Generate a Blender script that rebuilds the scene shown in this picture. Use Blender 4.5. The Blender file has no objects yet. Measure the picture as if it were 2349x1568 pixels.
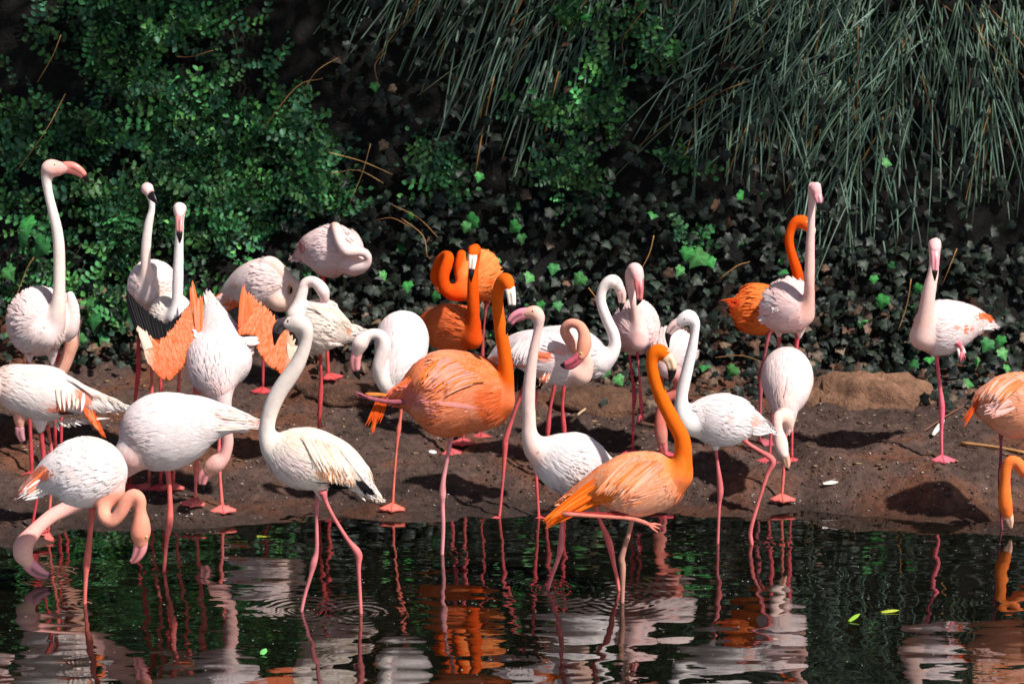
import bpy, bmesh, math, random
import numpy as np
from mathutils import Vector, Matrix

random.seed(7)
rng = np.random.default_rng(11)
R = math.radians
SC = bpy.context.scene
COL = SC.collection

# ------------------------------------------------------------------ camera
FPX = 5600.0          # focal length in the 2349-px wide picture units used for all traced points
CX, CY = 1174.5, 784.0
PITCH = math.atan(1137.0 / FPX)
CAMH = 3.69
cam = bpy.data.cameras.new('camera')
camo = bpy.data.objects.new('camera', cam)
COL.objects.link(camo)
camo.location = (0, 0, CAMH)
camo.rotation_euler = (math.pi / 2 - PITCH, 0, 0)
cam.sensor_width = 36.0
cam.lens = 36.0 * FPX / 2349.0
cam.clip_end = 500
cam.dof.use_dof = True
cam.dof.focus_distance = 12.7
cam.dof.aperture_fstop = 3.2
SC.camera = camo

# ------------------------------------------------------------------ sky, sun, exposure
SUN = Vector((0.60, -0.52, 1.0)).normalized()      # towards the sun: front right, high
world = bpy.data.worlds.new('World')
SC.world = world
world.use_nodes = True
wn = world.node_tree
bg = wn.nodes['Background']
sky = wn.nodes.new('ShaderNodeTexSky')
sky.sky_type = 'NISHITA'
sky.sun_disc = False
sky.sun_elevation = math.asin(SUN.z)
sky.sun_rotation = math.atan2(SUN.x, SUN.y)
wn.links.new(sky.outputs[0], bg.inputs[0])
bg.inputs[1].default_value = 0.065
sl = bpy.data.lights.new('sun', 'SUN')
sl.energy = 5.0
sl.angle = R(1.6)
sl.color = (1.0, 0.955, 0.91)
so = bpy.data.objects.new('sun', sl)
so.rotation_euler = SUN.to_track_quat('Z', 'Y').to_euler()
so.location = (4, -3, 9)
COL.objects.link(so)
SC.view_settings.view_transform = 'Standard'
SC.view_settings.look = 'None'
SC.view_settings.exposure = 0.30
SC.view_settings.gamma = 1.0

# ------------------------------------------------------------------ pixel <-> place
FW = np.array([0, math.cos(PITCH), -math.sin(PITCH)])
DN = np.array([0, -math.sin(PITCH), -math.cos(PITCH)])
RT = np.array([1.0, 0, 0])
CAM = np.array([0, 0, CAMH])

def ray(x, y):
    x = np.asarray(x, float); y = np.asarray(y, float)
    return FW + ((x - CX) / FPX)[..., None] * RT + ((y - CY) / FPX)[..., None] * DN

def ground_depth(yw):
    """distance Y at which the water plane is seen at picture row yw"""
    d = ray(CX, yw)
    return -CAMH / d[2] * d[1]

def at_depth(x, y, Y):
    d = ray(x, y)
    return CAM + d * (np.asarray(Y, float) / d[..., 1])[..., None]

# crops of the photograph the outlines were measured in: (scale, x0, y0)
PANEL = {'D': (1, 0, 0), 'Z1': (.3291, 0, 344.1), 'Z2': (.3657, 229.4, 401.4), 'Z3': (.3659, 0, 802.9),
         'Z4': (.4755, 401.4, 688.2), 'Y1': (.3292, 745.5, 487.5), 'Y2': (.4024, 802.9, 745.5),
         'Y3': (.2926, 1089.6, 573.5), 'Y4': (.4755, 1175.7, 688.2), 'X1': (.4024, 1462.4, 659.5),
         'X2': (.2926, 1634.5, 372.8), 'X3': (.4022, 2007.3, 487.5), 'X4': (.4885, 2121.9, 802.9)}

def lin(c):
    c = np.asarray(c, float) / 255.0
    return np.where(c <= .04045, c / 12.92, ((c + .055) / 1.055) ** 2.4)

# ------------------------------------------------------------------ small numeric helpers
def _hash(ix, iy, iz):
    n = (ix * 374761393 + iy * 668265263 + iz * 2147483647 + 1013) & 0xffffffff
    n = ((n ^ (n >> 13)) * 1274126177) & 0xffffffff
    return ((n ^ (n >> 16)) & 0xffff) / 65535.0

def vnoise(x, y, z=0.0):
    x, y, z = np.broadcast_arrays(np.asarray(x, float), np.asarray(y, float), np.asarray(z, float))
    ix, iy, iz = np.floor(x).astype(np.int64), np.floor(y).astype(np.int64), np.floor(z).astype(np.int64)
    fx, fy, fz = x - ix, y - iy, z - iz
    fx, fy, fz = [f * f * (3 - 2 * f) for f in (fx, fy, fz)]
    r = 0
    for a in (0, 1):
        for b in (0, 1):
            for c in (0, 1):
                w = (fx if a else 1 - fx) * (fy if b else 1 - fy) * (fz if c else 1 - fz)
                r = r + w * _hash(ix + a, iy + b, iz + c)
    return r * 2 - 1

def fbm(x, y, z=0.0, o=4):
    r, a, f = 0, 1.0, 1.0
    for i in range(o):
        r = r + a * vnoise(x * f + 17.3 * i, y * f - 9.1 * i, np.asarray(z) * f)
        a *= .5; f *= 2.03
    return r

def nrm(v):
    return v / np.maximum(np.linalg.norm(v, axis=-1, keepdims=True), 1e-9)

def catmull(P, n):
    """P (k,m) control rows -> smooth rows, n per span"""
    P = np.asarray(P, float)
    Q = np.vstack([2 * P[0] - P[1], P, 2 * P[-1] - P[-2]])
    out = []
    for i in range(len(P) - 1):
        a, b, c, d = Q[i], Q[i + 1], Q[i + 2], Q[i + 3]
        for k in range(n):
            t = k / n
            out.append(.5 * (2 * b + (c - a) * t + (2 * a - 5 * b + 4 * c - d) * t * t + (3 * b - a - 3 * c + d) * t ** 3))
    out.append(P[-1])
    return np.array(out)

# ------------------------------------------------------------------ mesh helpers
def new_mesh(name, V, F, colors=None, smooth=True):
    me = bpy.data.meshes.new(name)
    me.from_pydata(np.asarray(V).tolist(), [], F if isinstance(F, list) else np.asarray(F).tolist())
    if colors is not None:
        a = me.color_attributes.new('Col', 'FLOAT_COLOR', 'POINT')
        c = np.ones((len(V), 4)); c[:, :3] = np.clip(colors, 0, 1)
        a.data.foreach_set('color', c.ravel())
    if smooth:
        me.polygons.foreach_set('use_smooth', [True] * len(me.polygons))
    me.update()
    return me

def obj(name, me, mat=None, parent=None):
    o = bpy.data.objects.new(name, me)
    COL.objects.link(o)
    if mat is not None and me is not None and not me.materials:
        me.materials.append(mat)
    if parent is not None:
        o.parent = parent
    return o

def tag(o, label=None, cat=None, group=None, kind=None):
    if label: o['label'] = label
    if cat: o['category'] = cat
    if group: o['group'] = group
    if kind: o['kind'] = kind
    return o

def empty(name, loc=(0, 0, 0)):
    o = bpy.data.objects.new(name, None)
    COL.objects.link(o)
    o.location = loc
    o.empty_display_size = .1
    return o

class Geo:
    """collects vertices, faces and colours for one mesh"""
    def __init__(s): s.V, s.F, s.C, s.N, s.n = [], [], [], [], 0
    def add(s, V, F, C, N=None):
        V = np.asarray(V, float)
        C = np.asarray(C, float)
        if C.ndim == 1: C = np.tile(C, (len(V), 1))
        s.V.append(V); s.C.append(C); s.N.append(np.zeros_like(V) if N is None else N)
        s.F.extend([[i + s.n for i in f] for f in F])
        s.n += len(V)
    def mesh(s, name):
        me = new_mesh(name, np.vstack(s.V), s.F, np.vstack(s.C))
        if s.N:
            nn = np.vstack(s.N)
            if len(nn) == len(me.vertices) and np.abs(nn).max() > 0:
                me.normals_split_custom_set_from_vertices(nn.tolist())
        return me

def ring_faces(nr, ns, cap=True):
    F = []
    for i in range(nr - 1):
        for j in range(ns):
            k = (j + 1) % ns
            F.append((i * ns + j, i * ns + k, (i + 1) * ns + k, (i + 1) * ns + j))
    if cap:
        F.append(tuple(range(ns - 1, -1, -1)))
        F.append(tuple((nr - 1) * ns + j for j in range(ns)))
    return F

def sweep(P, r1, r2=None, ns=10, mode='auto'):
    """rings round a path. r1 in the picture-upright direction, r2 sideways. returns rings V(nr,ns,3), T, E1, E2"""
    P = np.asarray(P, float)
    T = np.zeros_like(P)
    T[1:-1] = P[2:] - P[:-2]; T[0] = P[1] - P[0]; T[-1] = P[-1] - P[-2]
    T = nrm(T)
    r1 = np.broadcast_to(np.asarray(r1, float), (len(P),))
    r2 = r1 if r2 is None else np.broadcast_to(np.asarray(r2, float), (len(P),))
    if mode == 'neck':            # e2 = depth axis, e1 lies in the picture plane
        E2 = np.tile([0, 1.0, 0], (len(P), 1)) + np.array([.001, 0, .001])
        E2 = nrm(E2 - (E2 * T).sum(1, keepdims=True) * T)
    elif mode == 'vert':
        E2 = np.tile([1.0, 0, 0], (len(P), 1))
        E2 = nrm(E2 - (E2 * T).sum(1, keepdims=True) * T)
    else:
        E2 = nrm(np.cross(T, [0, 0, 1.0]))
        for i in range(1, len(E2)):
            if (E2[i] * E2[i - 1]).sum() < 0: E2[i] *= -1
    E1 = np.cross(E2, T)
    a = np.arange(ns) / ns * 2 * math.pi
    V = P[:, None] + (np.cos(a)[None, :, None] * r1[:, None, None]) * E1[:, None] + (np.sin(a)[None, :, None] * r2[:, None, None]) * E2[:, None]
    return V, T, E1, E2

def tube(geo, P, r, color, ns=8, r2=None, mode='auto', n=1):
    P = np.asarray(P, float)
    V, T, a, b = sweep(P, r, r2, ns, mode)
    C = np.asarray(color, float)
    if C.ndim == 2:
        C = np.repeat(C, ns, axis=0)
    geo.add(V.reshape(-1, 3), ring_faces(len(P), ns), C)

def feathers(geo, P, D, N, L, W, C0, C1, curl=.2, lift=.06, rows=4):
    """many feathers at once: roots P, direction D, normal N, length L, width W, root and tip colour"""
    n = len(P)
    if n == 0: return
    D = nrm(D - (D * N).sum(1, keepdims=True) * N)
    S = np.cross(D, N)
    ss = np.linspace(0, 1, rows)
    ww = np.interp(ss, [0, .25, .6, .85, 1], [.55, .95, 1.0, .7, .12])
    V = np.zeros((n, rows, 3, 3)); C = np.zeros((n, rows, 3, 3)); NN = np.zeros((n, rows, 3, 3))
    for i, s in enumerate(ss):
        c = P + D * (s * L)[:, None] + N * (lift * s * L - s * s * L * L * curl / 2)[:, None]
        for j, q in enumerate((-1, 0, 1)):
            V[:, i, j] = c + S * (q * ww[i] * W * .5)[:, None] + N * ((0.07 * W) if q == 0 else 0 * W)[:, None]
            C[:, i, j] = C0 * (1 - s) + C1 * s
            NN[:, i, j] = nrm(N * (1.0) + S * (q * .28) + D * (.22 * s - .05))
    base = []
    for i in range(rows - 1):
        for j in range(2):
            k = i * 3 + j
            base.append((k, k + 1, k + 4, k + 3))
    base = np.array(base)
    F = (base[None] + (np.arange(n) * rows * 3)[:, None, None]).reshape(-1, 4)
    m = n * rows * 3
    geo.V.append(V.reshape(m, 3)); geo.C.append(C.reshape(m, 3)); geo.N.append(NN.reshape(m, 3))
    geo.F.extend((F + geo.n).tolist()); geo.n += m

# ------------------------------------------------------------------ materials
def nodes_of(name):
    m = bpy.data.materials.new(name)
    m.use_nodes = True
    nt = m.node_tree
    return m, nt, nt.nodes['Principled BSDF']

def N_(nt, t, **kw):
    n = nt.nodes.new(t)
    for k, v in kw.items():
        if k in n.inputs: n.inputs[k].default_value = v
        else: setattr(n, k, v)
    return n

def col_mat(name, rough=.7, spec=.25, vary=.12, scale=60, bump=.0, bscale=300, sheen=0., trans=0.):
    m, nt, b = nodes_of(name)
    a = N_(nt, 'ShaderNodeVertexColor', layer_name='Col')
    tc = N_(nt, 'ShaderNodeTexCoord')
    nz = N_(nt, 'ShaderNodeTexNoise', Scale=scale, Detail=4.0)
    nt.links.new(tc.outputs['Object'], nz.inputs['Vector'])
    mr = N_(nt, 'ShaderNodeMapRange')
    mr.inputs[1].default_value = .25; mr.inputs[2].default_value = .75
    mr.inputs[3].default_value = 1 - vary; mr.inputs[4].default_value = 1 + vary * .6
    nt.links.new(nz.outputs[0], mr.inputs[0])
    mx = N_(nt, 'ShaderNodeMix', data_type='RGBA', blend_type='MULTIPLY')
    mx.inputs[0].default_value = 1
    nt.links.new(a.outputs[0], mx.inputs[6]); nt.links.new(mr.outputs[0], mx.inputs[7])
    nt.links.new(mx.outputs[2], b.inputs['Base Color'])
    b.inputs['Roughness'].default_value = rough
    b.inputs['Specular IOR Level'].default_value = spec
    if sheen: b.inputs['Sheen Weight'].default_value = sheen
    if bump:
        n2 = N_(nt, 'ShaderNodeTexNoise', Scale=bscale, Detail=3.0)
        nt.links.new(tc.outputs['Object'], n2.inputs['Vector'])
        bp = N_(nt, 'ShaderNodeBump', Strength=bump, Distance=.004)
        nt.links.new(n2.outputs[0], bp.inputs['Height'])
        nt.links.new(bp.outputs[0], b.inputs['Normal'])
    if trans:
        tr = N_(nt, 'ShaderNodeBsdfTranslucent')
        nt.links.new(mx.outputs[2], tr.inputs[0])
        ms = N_(nt, 'ShaderNodeMixShader')
        ms.inputs[0].default_value = trans
        out = [n for n in nt.nodes if n.type == 'OUTPUT_MATERIAL'][0]
        nt.links.new(b.outputs[0], ms.inputs[1]); nt.links.new(tr.outputs[0], ms.inputs[2])
        nt.links.new(ms.outputs[0], out.inputs[0])
    return m

M_BODY = col_mat('downy_skin', .85, .10, .10, 45, .32, 260, sheen=.0)
M_FEATH = col_mat('feather', .8, .15, .10, 35, 0, trans=.12)
M_BEAK = col_mat('beak_horn', .38, .4, .08, 90, .1, 200)
M_EYE = col_mat('eye', .15, .5, .02, 50)
M_LEAF = col_mat('leaf', .5, .3, .22, 25, .25, 60, trans=.15)
M_BLADE = col_mat('rush_blade', .5, .35, .15, 30)
M_STEM = col_mat('dry_stem', .8, .2, .2, 50, .3, 120)
# ------------------------------------------------------------------ flamingos
def project(V):
    d = V - CAM
    dep = d @ FW
    return CX + FPX * d[:, 0] / dep, CY + FPX * (d @ DN) / dep

CREAM, WHITE, PALE, PINK = (250, 234, 218), (250, 238, 233), (248, 218, 211), (244, 198, 192)
SALMON, ORANGE, DEEP, CORAL = (238, 176, 152), (243, 118, 30), (226, 82, 18), (250, 120, 66)
LEGP, LEGR, BLACK = (234, 116, 108), (206, 76, 80), (17, 15, 16)
# plumage, second plumage shade, neck low, neck high, head
SCHEME = {
    'white': ((249, 230, 226), (250, 240, 236), (249, 234, 228), (247, 232, 226), (246, 228, 222)),
    'cream': (CREAM, (246, 222, 206), (238, 228, 220), (226, 214, 208), (222, 208, 206)),
    'pale': ((247, 214, 208), (249, 232, 227), (248, 228, 220), (248, 224, 214), (246, 206, 196)),
    'pink': (PINK, (248, 222, 218), (244, 196, 182), (246, 208, 200), (243, 184, 178)),
    'salm': ((247, 218, 210), (250, 236, 230), SALMON, (240, 180, 150), (242, 186, 158)),
    'orng': (ORANGE, (250, 160, 112), DEEP, (240, 104, 20), (242, 100, 22)),
    'oran2': ((246, 138, 68), (251, 186, 150), (240, 106, 24), (241, 108, 12), (242, 106, 12)),
    'deep': ((230, 88, 26), (244, 138, 80), (226, 74, 10), (236, 88, 10), (240, 94, 18)),
}
BIRDS = []
FEET = []          # ground contacts (X, Y, z) that shape the bank

def segs(spec, panel):
    """[(x,y,r,dy?)...] or [('Y3',[...]),...] -> rows x,y,r,dy in picture units"""
    out = []
    if spec and isinstance(spec[0][0], str):
        for p, lst in spec: out += segs(lst, p)
        return out
    s, x0, y0 = PANEL[panel]
    for t in spec:
        out.append((x0 + t[0] * s, y0 + t[1] * s, t[2] * s, t[3] if len(t) > 3 else None))
    return out

def fill_dy(rows, default=0.0):
    last = default; res = []
    for r in rows:
        last = r[3] if r[3] is not None else last
        res.append((r[0], r[1], r[2], last))
    return np.array(res, float)

def foot_geo(geo, p, head, color, size=1.0, droop=0.0):
    """webbed foot: three toes and scalloped webs, heel at p, pointing along angle head (0 = towards -Y)"""
    w, l = .072 * size, .098 * size
    out = [(-.006, .012), (-.03, -.02), (-w, -l * .62), (-w * .62, -l * .66), (-w * .32, -l * .70), (0, -l), (w * .32, -l * .70), (w * .62, -l * .66), (w, -l * .62), (.03, -.02), (.006, .012)]
    ca, sa = math.cos(head), math.sin(head)
    def tr(x, y, z): return (p[0] + x * ca - y * sa, p[1] + x * sa + y * ca, p[2] + z + y * droop)
    top = [tr(x, y, .006 + (.014 if y > -.03 else .0)) for x, y in out] + [tr(0, -.015, .024)]
    bot = [tr(x, y, -.008) for x, y in out]
    n = len(out); V = top + bot
    F = [(n, (i + 1) % n, i) for i in range(n)] + [(i, (i + 1) % n, n + 1 + (i + 1) % n, n + 1 + i) for i in range(n)] + [tuple(n + 1 + i for i in range(n))]
    geo.add(V, F, lin(color) * .92)
    for x, y in ((-w, -l * .62), (0, -l), (w, -l * .62)):
        tube(geo, [tr(0, 0, .02), tr(x * .5, y * .5, .012), tr(x, y, .006)], [.008, .0065, .004], lin(color) * .8, ns=6)
    tube(geo, [tr(0, .0, .016), tr(0, .03, .004)], [.006, .003], lin(color) * .8, ns=6)

def bird(**k):
    BIRDS.append(k)

def prepare(b):
    """world-space data of a bird; collects the ground contacts"""
    Y0 = ground_depth(b['yw'])
    b['Y0'] = Y0
    lam = float((at_depth(CX, b['yw'], Y0) - CAM) @ FW)
    b['k'] = lam / FPX                      # metres per picture unit at the bird
    for leg in b.get('legs', []):
        rows = fill_dy(segs(leg['p'], leg.get('panel', b['panel'])), leg.get('dy', 0.0))
        P = at_depth(rows[:, 0], rows[:, 1], Y0 + rows[:, 3])
        leg['P'], leg['r'] = P, rows[:, 2] * b['k'] * .92
        if leg.get('end') == 'ground':
            FEET.append((P[-1][0], P[-1][1], P[-1][2] - .004))

def build(b):
    Y0, k, pan = b['Y0'], b['k'], b['panel']
    A, B2c, nlo, nhi, hd = [lin(c) * .93 for c in SCHEME[b['scheme']]]
    if 'colors' in b:
        cc = b['colors']
        A = lin(cc.get('a')) * .93 if 'a' in cc else A
        B2c = lin(cc['b']) * .93 if 'b' in cc else B2c
        nlo = lin(cc['nlo']) * .93 if 'nlo' in cc else nlo
        nhi = lin(cc['nhi']) * .93 if 'nhi' in cc else nhi
        hd = lin(cc['hd']) * .93 if 'hd' in cc else hd
    name = 'flamingo'
    # ---- trunk
    s, x0, y0 = PANEL[b.get('tpanel', pan)]
    tr = np.array([(x0 + t[0] * s, y0 + t[1] * s, t[2], t[3] * s * k, (t[4] if len(t) > 4 else t[3] * .74) * s * k) for t in b['trunk']], float)
    tr = catmull(tr, 8)
    tr[:, 3:] = np.maximum(tr[:, 3:], .004)
    P = at_depth(tr[:, 0], tr[:, 1], Y0 + tr[:, 2])
    TV, TT, E1, E2 = sweep(P, tr[:, 3], tr[:, 4], 28, 'vert' if b.get('vert') else 'auto')
    nr = len(P)
    parts = [(TV.reshape(-1, 3), ring_faces(nr, 28))]
    # ---- neck with head
    nk = fill_dy(segs(b['neck'], pan))
    nk = catmull(nk, 5)
    NP = at_depth(nk[:, 0], nk[:, 1], Y0 + nk[:, 3])
    nrad = nk[:, 2] * k
    def dome(Pp, rr, at_end):
        a, b_ = (Pp[-1], Pp[-2]) if at_end else (Pp[0], Pp[1])
        d = (a - b_) / max(np.linalg.norm(a - b_), 1e-6); r_ = rr[-1] if at_end else rr[0]
        ex = np.array([a + d * r_ * q for q in (.5, .85, .98)]); er = r_ * np.array([.866, .527, .2])
        return (np.vstack([Pp, ex]), np.append(rr, er)) if at_end else (np.vstack([ex[::-1], Pp]), np.append(er[::-1], rr))
    NP, nrad = dome(NP, nrad, False); NP, nrad = dome(NP, nrad, True)
    flat = np.ones(len(NP)); flat[-16:] = np.linspace(1, .8, 16)
    NV, NT, _, _ = sweep(NP, nrad, nrad * flat, 16, 'neck')
    parts.append((NV.reshape(-1, 3), ring_faces(len(NP), 16)))
    for t in b.get('tubes', []):
        rows = fill_dy(segs(t, pan)); rows = catmull(rows, 4)
        Q = at_depth(rows[:, 0], rows[:, 1], Y0 + rows[:, 3])
        Q, qr = dome(Q, rows[:, 2] * k, False); Q, qr = dome(Q, qr, True)
        V, _, _, _ = sweep(Q, qr, None, 12)
        parts.append((V.reshape(-1, 3), ring_faces(len(Q), 12)))
    # round the two ends of the trunk
    V, F, n = [], [], 0
    for v, f in parts:
        V.append(v); F += [tuple(i + n for i in q) for q in f]; n += len(v)
    tmp = bpy.data.meshes.new('tmp')
    tmp.from_pydata(np.vstack(V).tolist(), [], F)
    to = bpy.data.objects.new('tmp', tmp)
    COL.objects.link(to)
    m = to.modifiers.new('r', 'REMESH'); m.mode = 'VOXEL'; m.voxel_size = .0085
    m = to.modifiers.new('s', 'SMOOTH'); m.factor = .5; m.iterations = 9
    dg = bpy.context.evaluated_depsgraph_get()
    ev = to.evaluated_get(dg)
    em = ev.to_mesh()
    nv = len(em.vertices)
    BV = np.zeros(nv * 3); em.vertices.foreach_get('co', BV); BV = BV.reshape(-1, 3)
    BF = [tuple(p.vertices) for p in em.polygons]
    ev.to_mesh_clear()
    bpy.data.objects.remove(to); bpy.data.meshes.remove(tmp)
    # ---- colours
    def painted(V, C, soft=True):
        X, Yp = project(V)
        for q in b.get('paint', []):
            ps, px, py = PANEL[q[6] if len(q) > 6 else pan]
            cx, cy, rx, ry = px + q[0] * ps, py + q[1] * ps, q[2] * ps, q[3] * ps
            d = ((X - cx) / rx) ** 2 + ((Yp - cy) / ry) ** 2
            jit = .35 * vnoise(V[:, 0] * 38, V[:, 2] * 38, V[:, 1] * 38)
            w = np.clip((1.25 - d + jit) / .6, 0, 1) * (q[5])
            C = C * (1 - w[:, None]) + lin(q[4]) * .93 * w[:, None]
        return C
    dn = np.full(nv, 9.0); ni = np.zeros(nv, int)
    for i in range(len(NP)):
        d = np.linalg.norm(BV - NP[i], axis=1) - nrad[i]
        w = d < dn; dn[w] = d[w]; ni[w] = i
    ed = np.array([(f[a_], f[(a_ + 1) % len(f)]) for f in BF for a_ in range(len(f))])
    deg = np.maximum(np.bincount(ed[:, 0], minlength=nv), 1)[:, None]
    wj = (np.clip(1 - np.abs(dn) / .055, 0, 1) * np.clip((.30 - ni / (len(NP) - 1)) / .16, 0, 1))[:, None] * .6
    for it in range(26):
        av = np.column_stack([np.bincount(ed[:, 0], weights=BV[ed[:, 1], c_], minlength=nv) for c_ in range(3)]) / deg
        BV = BV + (av - BV) * wj
    dt = np.full(nv, 9.0)
    for i in range(0, nr, 2):
        d = np.linalg.norm(BV - P[i], axis=1) - min(tr[i, 3], tr[i, 4])
        dt = np.minimum(dt, d)
    u = ni / (len(NP) - 1)
    nc = nlo + (nhi - nlo) * np.clip(u / .6, 0, 1)[:, None]
    nc = nc + (hd - nc) * np.clip((u - .72) / .14, 0, 1)[:, None]
    w = np.clip((dt - dn) / .05 + .55, 0, 1)[:, None]
    mot = (.5 + .5 * fbm(BV[:, 0] * 14, BV[:, 2] * 14, BV[:, 1] * 14, 2))[:, None]
    bc = (A * .5 + B2c * .5) * (1 - .12 * mot)
    C = painted(BV, bc * (1 - w) + nc * w)
    g = Geo()
    g.add(BV, BF, C)
    # ---- legs and feet, same mesh
    for leg in b.get('legs', []):
        Pl, r = leg['P'].copy(), leg['r'].copy()
        end = leg.get('end', 'water')
        if end == 'water':
            d = nrm(Pl[-1] - Pl[-2]); d = d / max(-d[2], .3)
            q = Pl[-1] + d * (Pl[-1][2] + .16)
            q[2] = min(float(terrain(q[0], q[1])) + .004, -.02)
            Pl = np.vstack([Pl, q]); r = np.append(r, r[-1])
        elif end == 'auto':
            q = Pl[-1].copy(); z = float(terrain(q[0], q[1])) + .004
            hgt = q[2] - z
            Pl = np.vstack([Pl, q + [.012, .01, -hgt * .42], q + [.006, .02, -hgt * .5], q + [.0, .0, -hgt]])
            r = np.append(r, [.0075, .012, .0075])
        rows = catmull(np.column_stack([Pl, r]), 4)
        cl = lin(leg.get('c', LEGP)) * .9
        tt = np.linspace(0, 1, len(rows))[:, None]
        cj = cl * (1 + .12 * np.sin(tt * 40)) * (.92 + .1 * tt)
        tube(g, rows[:, :3], np.maximum(rows[:, 3], .0042), cj, ns=8)
        if end in ('ground', 'auto', 'water'):
            foot_geo(g, Pl[-1], R(leg.get('h', 0)), leg.get('c', LEGP), 1.0)
        elif end == 'toes':
            d = nrm(Pl[-1] - Pl[-2])
            sd = nrm(np.cross(d, [0, 1.0, 0]) + .3)
            for q in (-1, 0, 1):
                e = Pl[-1] + d * .06 + sd * q * .018 + np.array([0, q * .012, 0])
                tube(g, [Pl[-1], (Pl[-1] + e) / 2 + sd * q * .003, e], [.008, .0065, .003], cl, ns=6)
    base = np.array([P[:, 0].mean(), Y0, 0.0])
    root = empty(name, base)
    g.V = [np.vstack(g.V) - base]
    g.C = [np.vstack(g.C)]
    obj('body', g.mesh('flamingo_body'), M_BODY, root)
    # ---- beak
    if b.get('beak'):
        bk = catmull(fill_dy(segs(b['beak'], b.get('bpanel', pan)), nk[-1, 3]), 5)
        BP = at_depth(bk[:, 0], bk[:, 1], Y0 + bk[:, 3])
        br = np.maximum(bk[:, 2] * k, .002)
        V, _, E1b, _ = sweep(BP, br, br * .62, 12, 'neck')
        # tip of the head end sits inside the face
        c0 = lin(b.get('beakc', (236, 150, 150))) * .93
        tt = np.linspace(0, 1, len(BP))
        tb = b.get('tip', .6)
        Cb = np.zeros((len(BP), 12, 3))
        for j in range(12):
            wj = np.clip((tt - tb) / .05, 0, 1)[:, None]
            cj = c0 * (1 - wj) + lin(BLACK) * wj
            if j in (3, 9):
                q = np.clip((tt - .12) / .1, 0, 1)[:, None] * .75
                cj = cj * (1 - q) + lin((40, 20, 22)) * q
            Cb[:, j] = cj
            if j in (3, 9):
                V[:, j] -= (V[:, j] - BP) * .16
        gb = Geo()
        gb.add(V.reshape(-1, 3) - base, ring_faces(len(BP), 12), Cb.reshape(-1, 3))
        obj('beak', gb.mesh('flamingo_beak'), M_BEAK, root)
    for e in b.get('eyes', []):
        es, ex, ey = PANEL[b.get('bpanel', pan)]
        hr = .0195
        de = np.hypot(nk[:, 0] - (ex + e[0] * es), nk[:, 1] - (ey + e[1] * es)) / np.maximum(nk[:, 2], 1)
        je = int(np.argmin(de)); hy = nk[je, 3]
        hr = nk[je, 2] * k * .8 * math.sqrt(max(1 - de[je] ** 2, .15)) - .0035
        for side in (-1, 1):
            c = at_depth(ex + e[0] * es, ey + e[1] * es, Y0 + hy + side * hr) - base
            ge = Geo(); gp = Geo()
            for gg, rr, cc, oy in ((ge, .0072, b.get('eyec', (240, 214, 120)), 0), (gp, .0036, (12, 10, 10), side * .0052)):
                th = np.linspace(0, math.pi, 7)
                pts = [c + np.array([0, oy - rr * math.cos(t), 0]) for t in th]
                tube(gg, pts, np.maximum(rr * np.sin(th), .0003), lin(cc), ns=8, mode='vert')
            eo = obj('eye', ge.mesh('flamingo_eye'), M_EYE, root)
            obj('pupil', gp.mesh('flamingo_pupil'), M_EYE, eo)
    # ---- plumage: overlapping feathers on the trunk
    gf = Geo()
    spx, spr = tr[:, :2], tr[:, 3] / k
    tang = nrm(np.gradient(spx, axis=0))
    def surf_dy(q):
        """depth offset of the near side of the trunk behind picture points q, and whether they lie on it"""
        out = np.zeros(len(q)); on = np.zeros(len(q), bool)
        for i_, pt in enumerate(q):
            dd = pt - spx
            j = int(np.argmin(np.linalg.norm(dd, axis=1) / np.maximum(spr, 4)))
            if b.get('vert'):
                v_ = abs(dd[j][0]) / max(tr[j, 4] / k, 1); dep = tr[j, 3]
            else:
                v_ = np.linalg.norm(dd[j]) / max(spr[j], 1); dep = tr[j, 4]
            on[i_] = v_ < 1
            out[i_] = tr[j, 2] - dep * math.sqrt(max(0, 1 - min(v_, 1) ** 2))
        return out, on
    if b.get('fluff', 1):
        nrm_v = np.zeros_like(TV)
        nrm_v = nrm((TV - P[:, None]) / np.maximum(np.stack([tr[:, 3], tr[:, 4]], 1).mean(1), .01)[:, None, None])
        # true ellipse normals
        a = np.arange(28) / 28 * 2 * math.pi
        nn = np.cos(a)[None, :, None] / tr[:, 3][:, None, None] * E1[:, None] + np.sin(a)[None, :, None] / tr[:, 4][:, None, None] * E2[:, None]
        nn = nrm(nn)
        dr = np.gradient((tr[:, 3] + tr[:, 4]) / 2) / np.maximum(np.linalg.norm(np.gradient(P, axis=0), axis=1), 1e-4)
        nn = nrm(nn - TT[:, None] * np.clip(dr, -1.2, 1.2)[:, None, None])
        seglen = np.linalg.norm(np.diff(P, axis=0), axis=1)
        per = 2 * math.pi * np.sqrt((tr[:, 3] ** 2 + tr[:, 4] ** 2) / 2)
        area = seglen * (per[1:] + per[:-1]) / 2
        tot = area.sum()
        nfe = int(tot * b.get('dens', 7500))
        ri = rng.choice(len(area), nfe, p=area / tot)
        ft = rng.random(nfe)
        sj = rng.random(nfe) * 28
        j0 = np.floor(sj).astype(int) % 28; j1 = (j0 + 1) % 28; fj = (sj % 1)[:, None]
        def samp(G):
            lo = G[ri, j0] * (1 - fj) + G[ri, j1] * fj
            hi = G[ri + 1, j0] * (1 - fj) + G[ri + 1, j1] * fj
            return lo * (1 - ft[:, None]) + hi * ft[:, None]
        pos, no = samp(TV), nrm(samp(nn))
        uu = (ri + ft) / (nr - 1)
        tail = -(TT[ri] * (1 - ft[:, None]) + TT[ri + 1] * ft[:, None])
        side = 1 - np.abs(no[:, 2])
        d = tail + np.array([0, 0, -1.0]) * (side * (.35 if not b.get('vert') else 0))[:, None] + rng.normal(0, .10, (nfe, 3))
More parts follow.
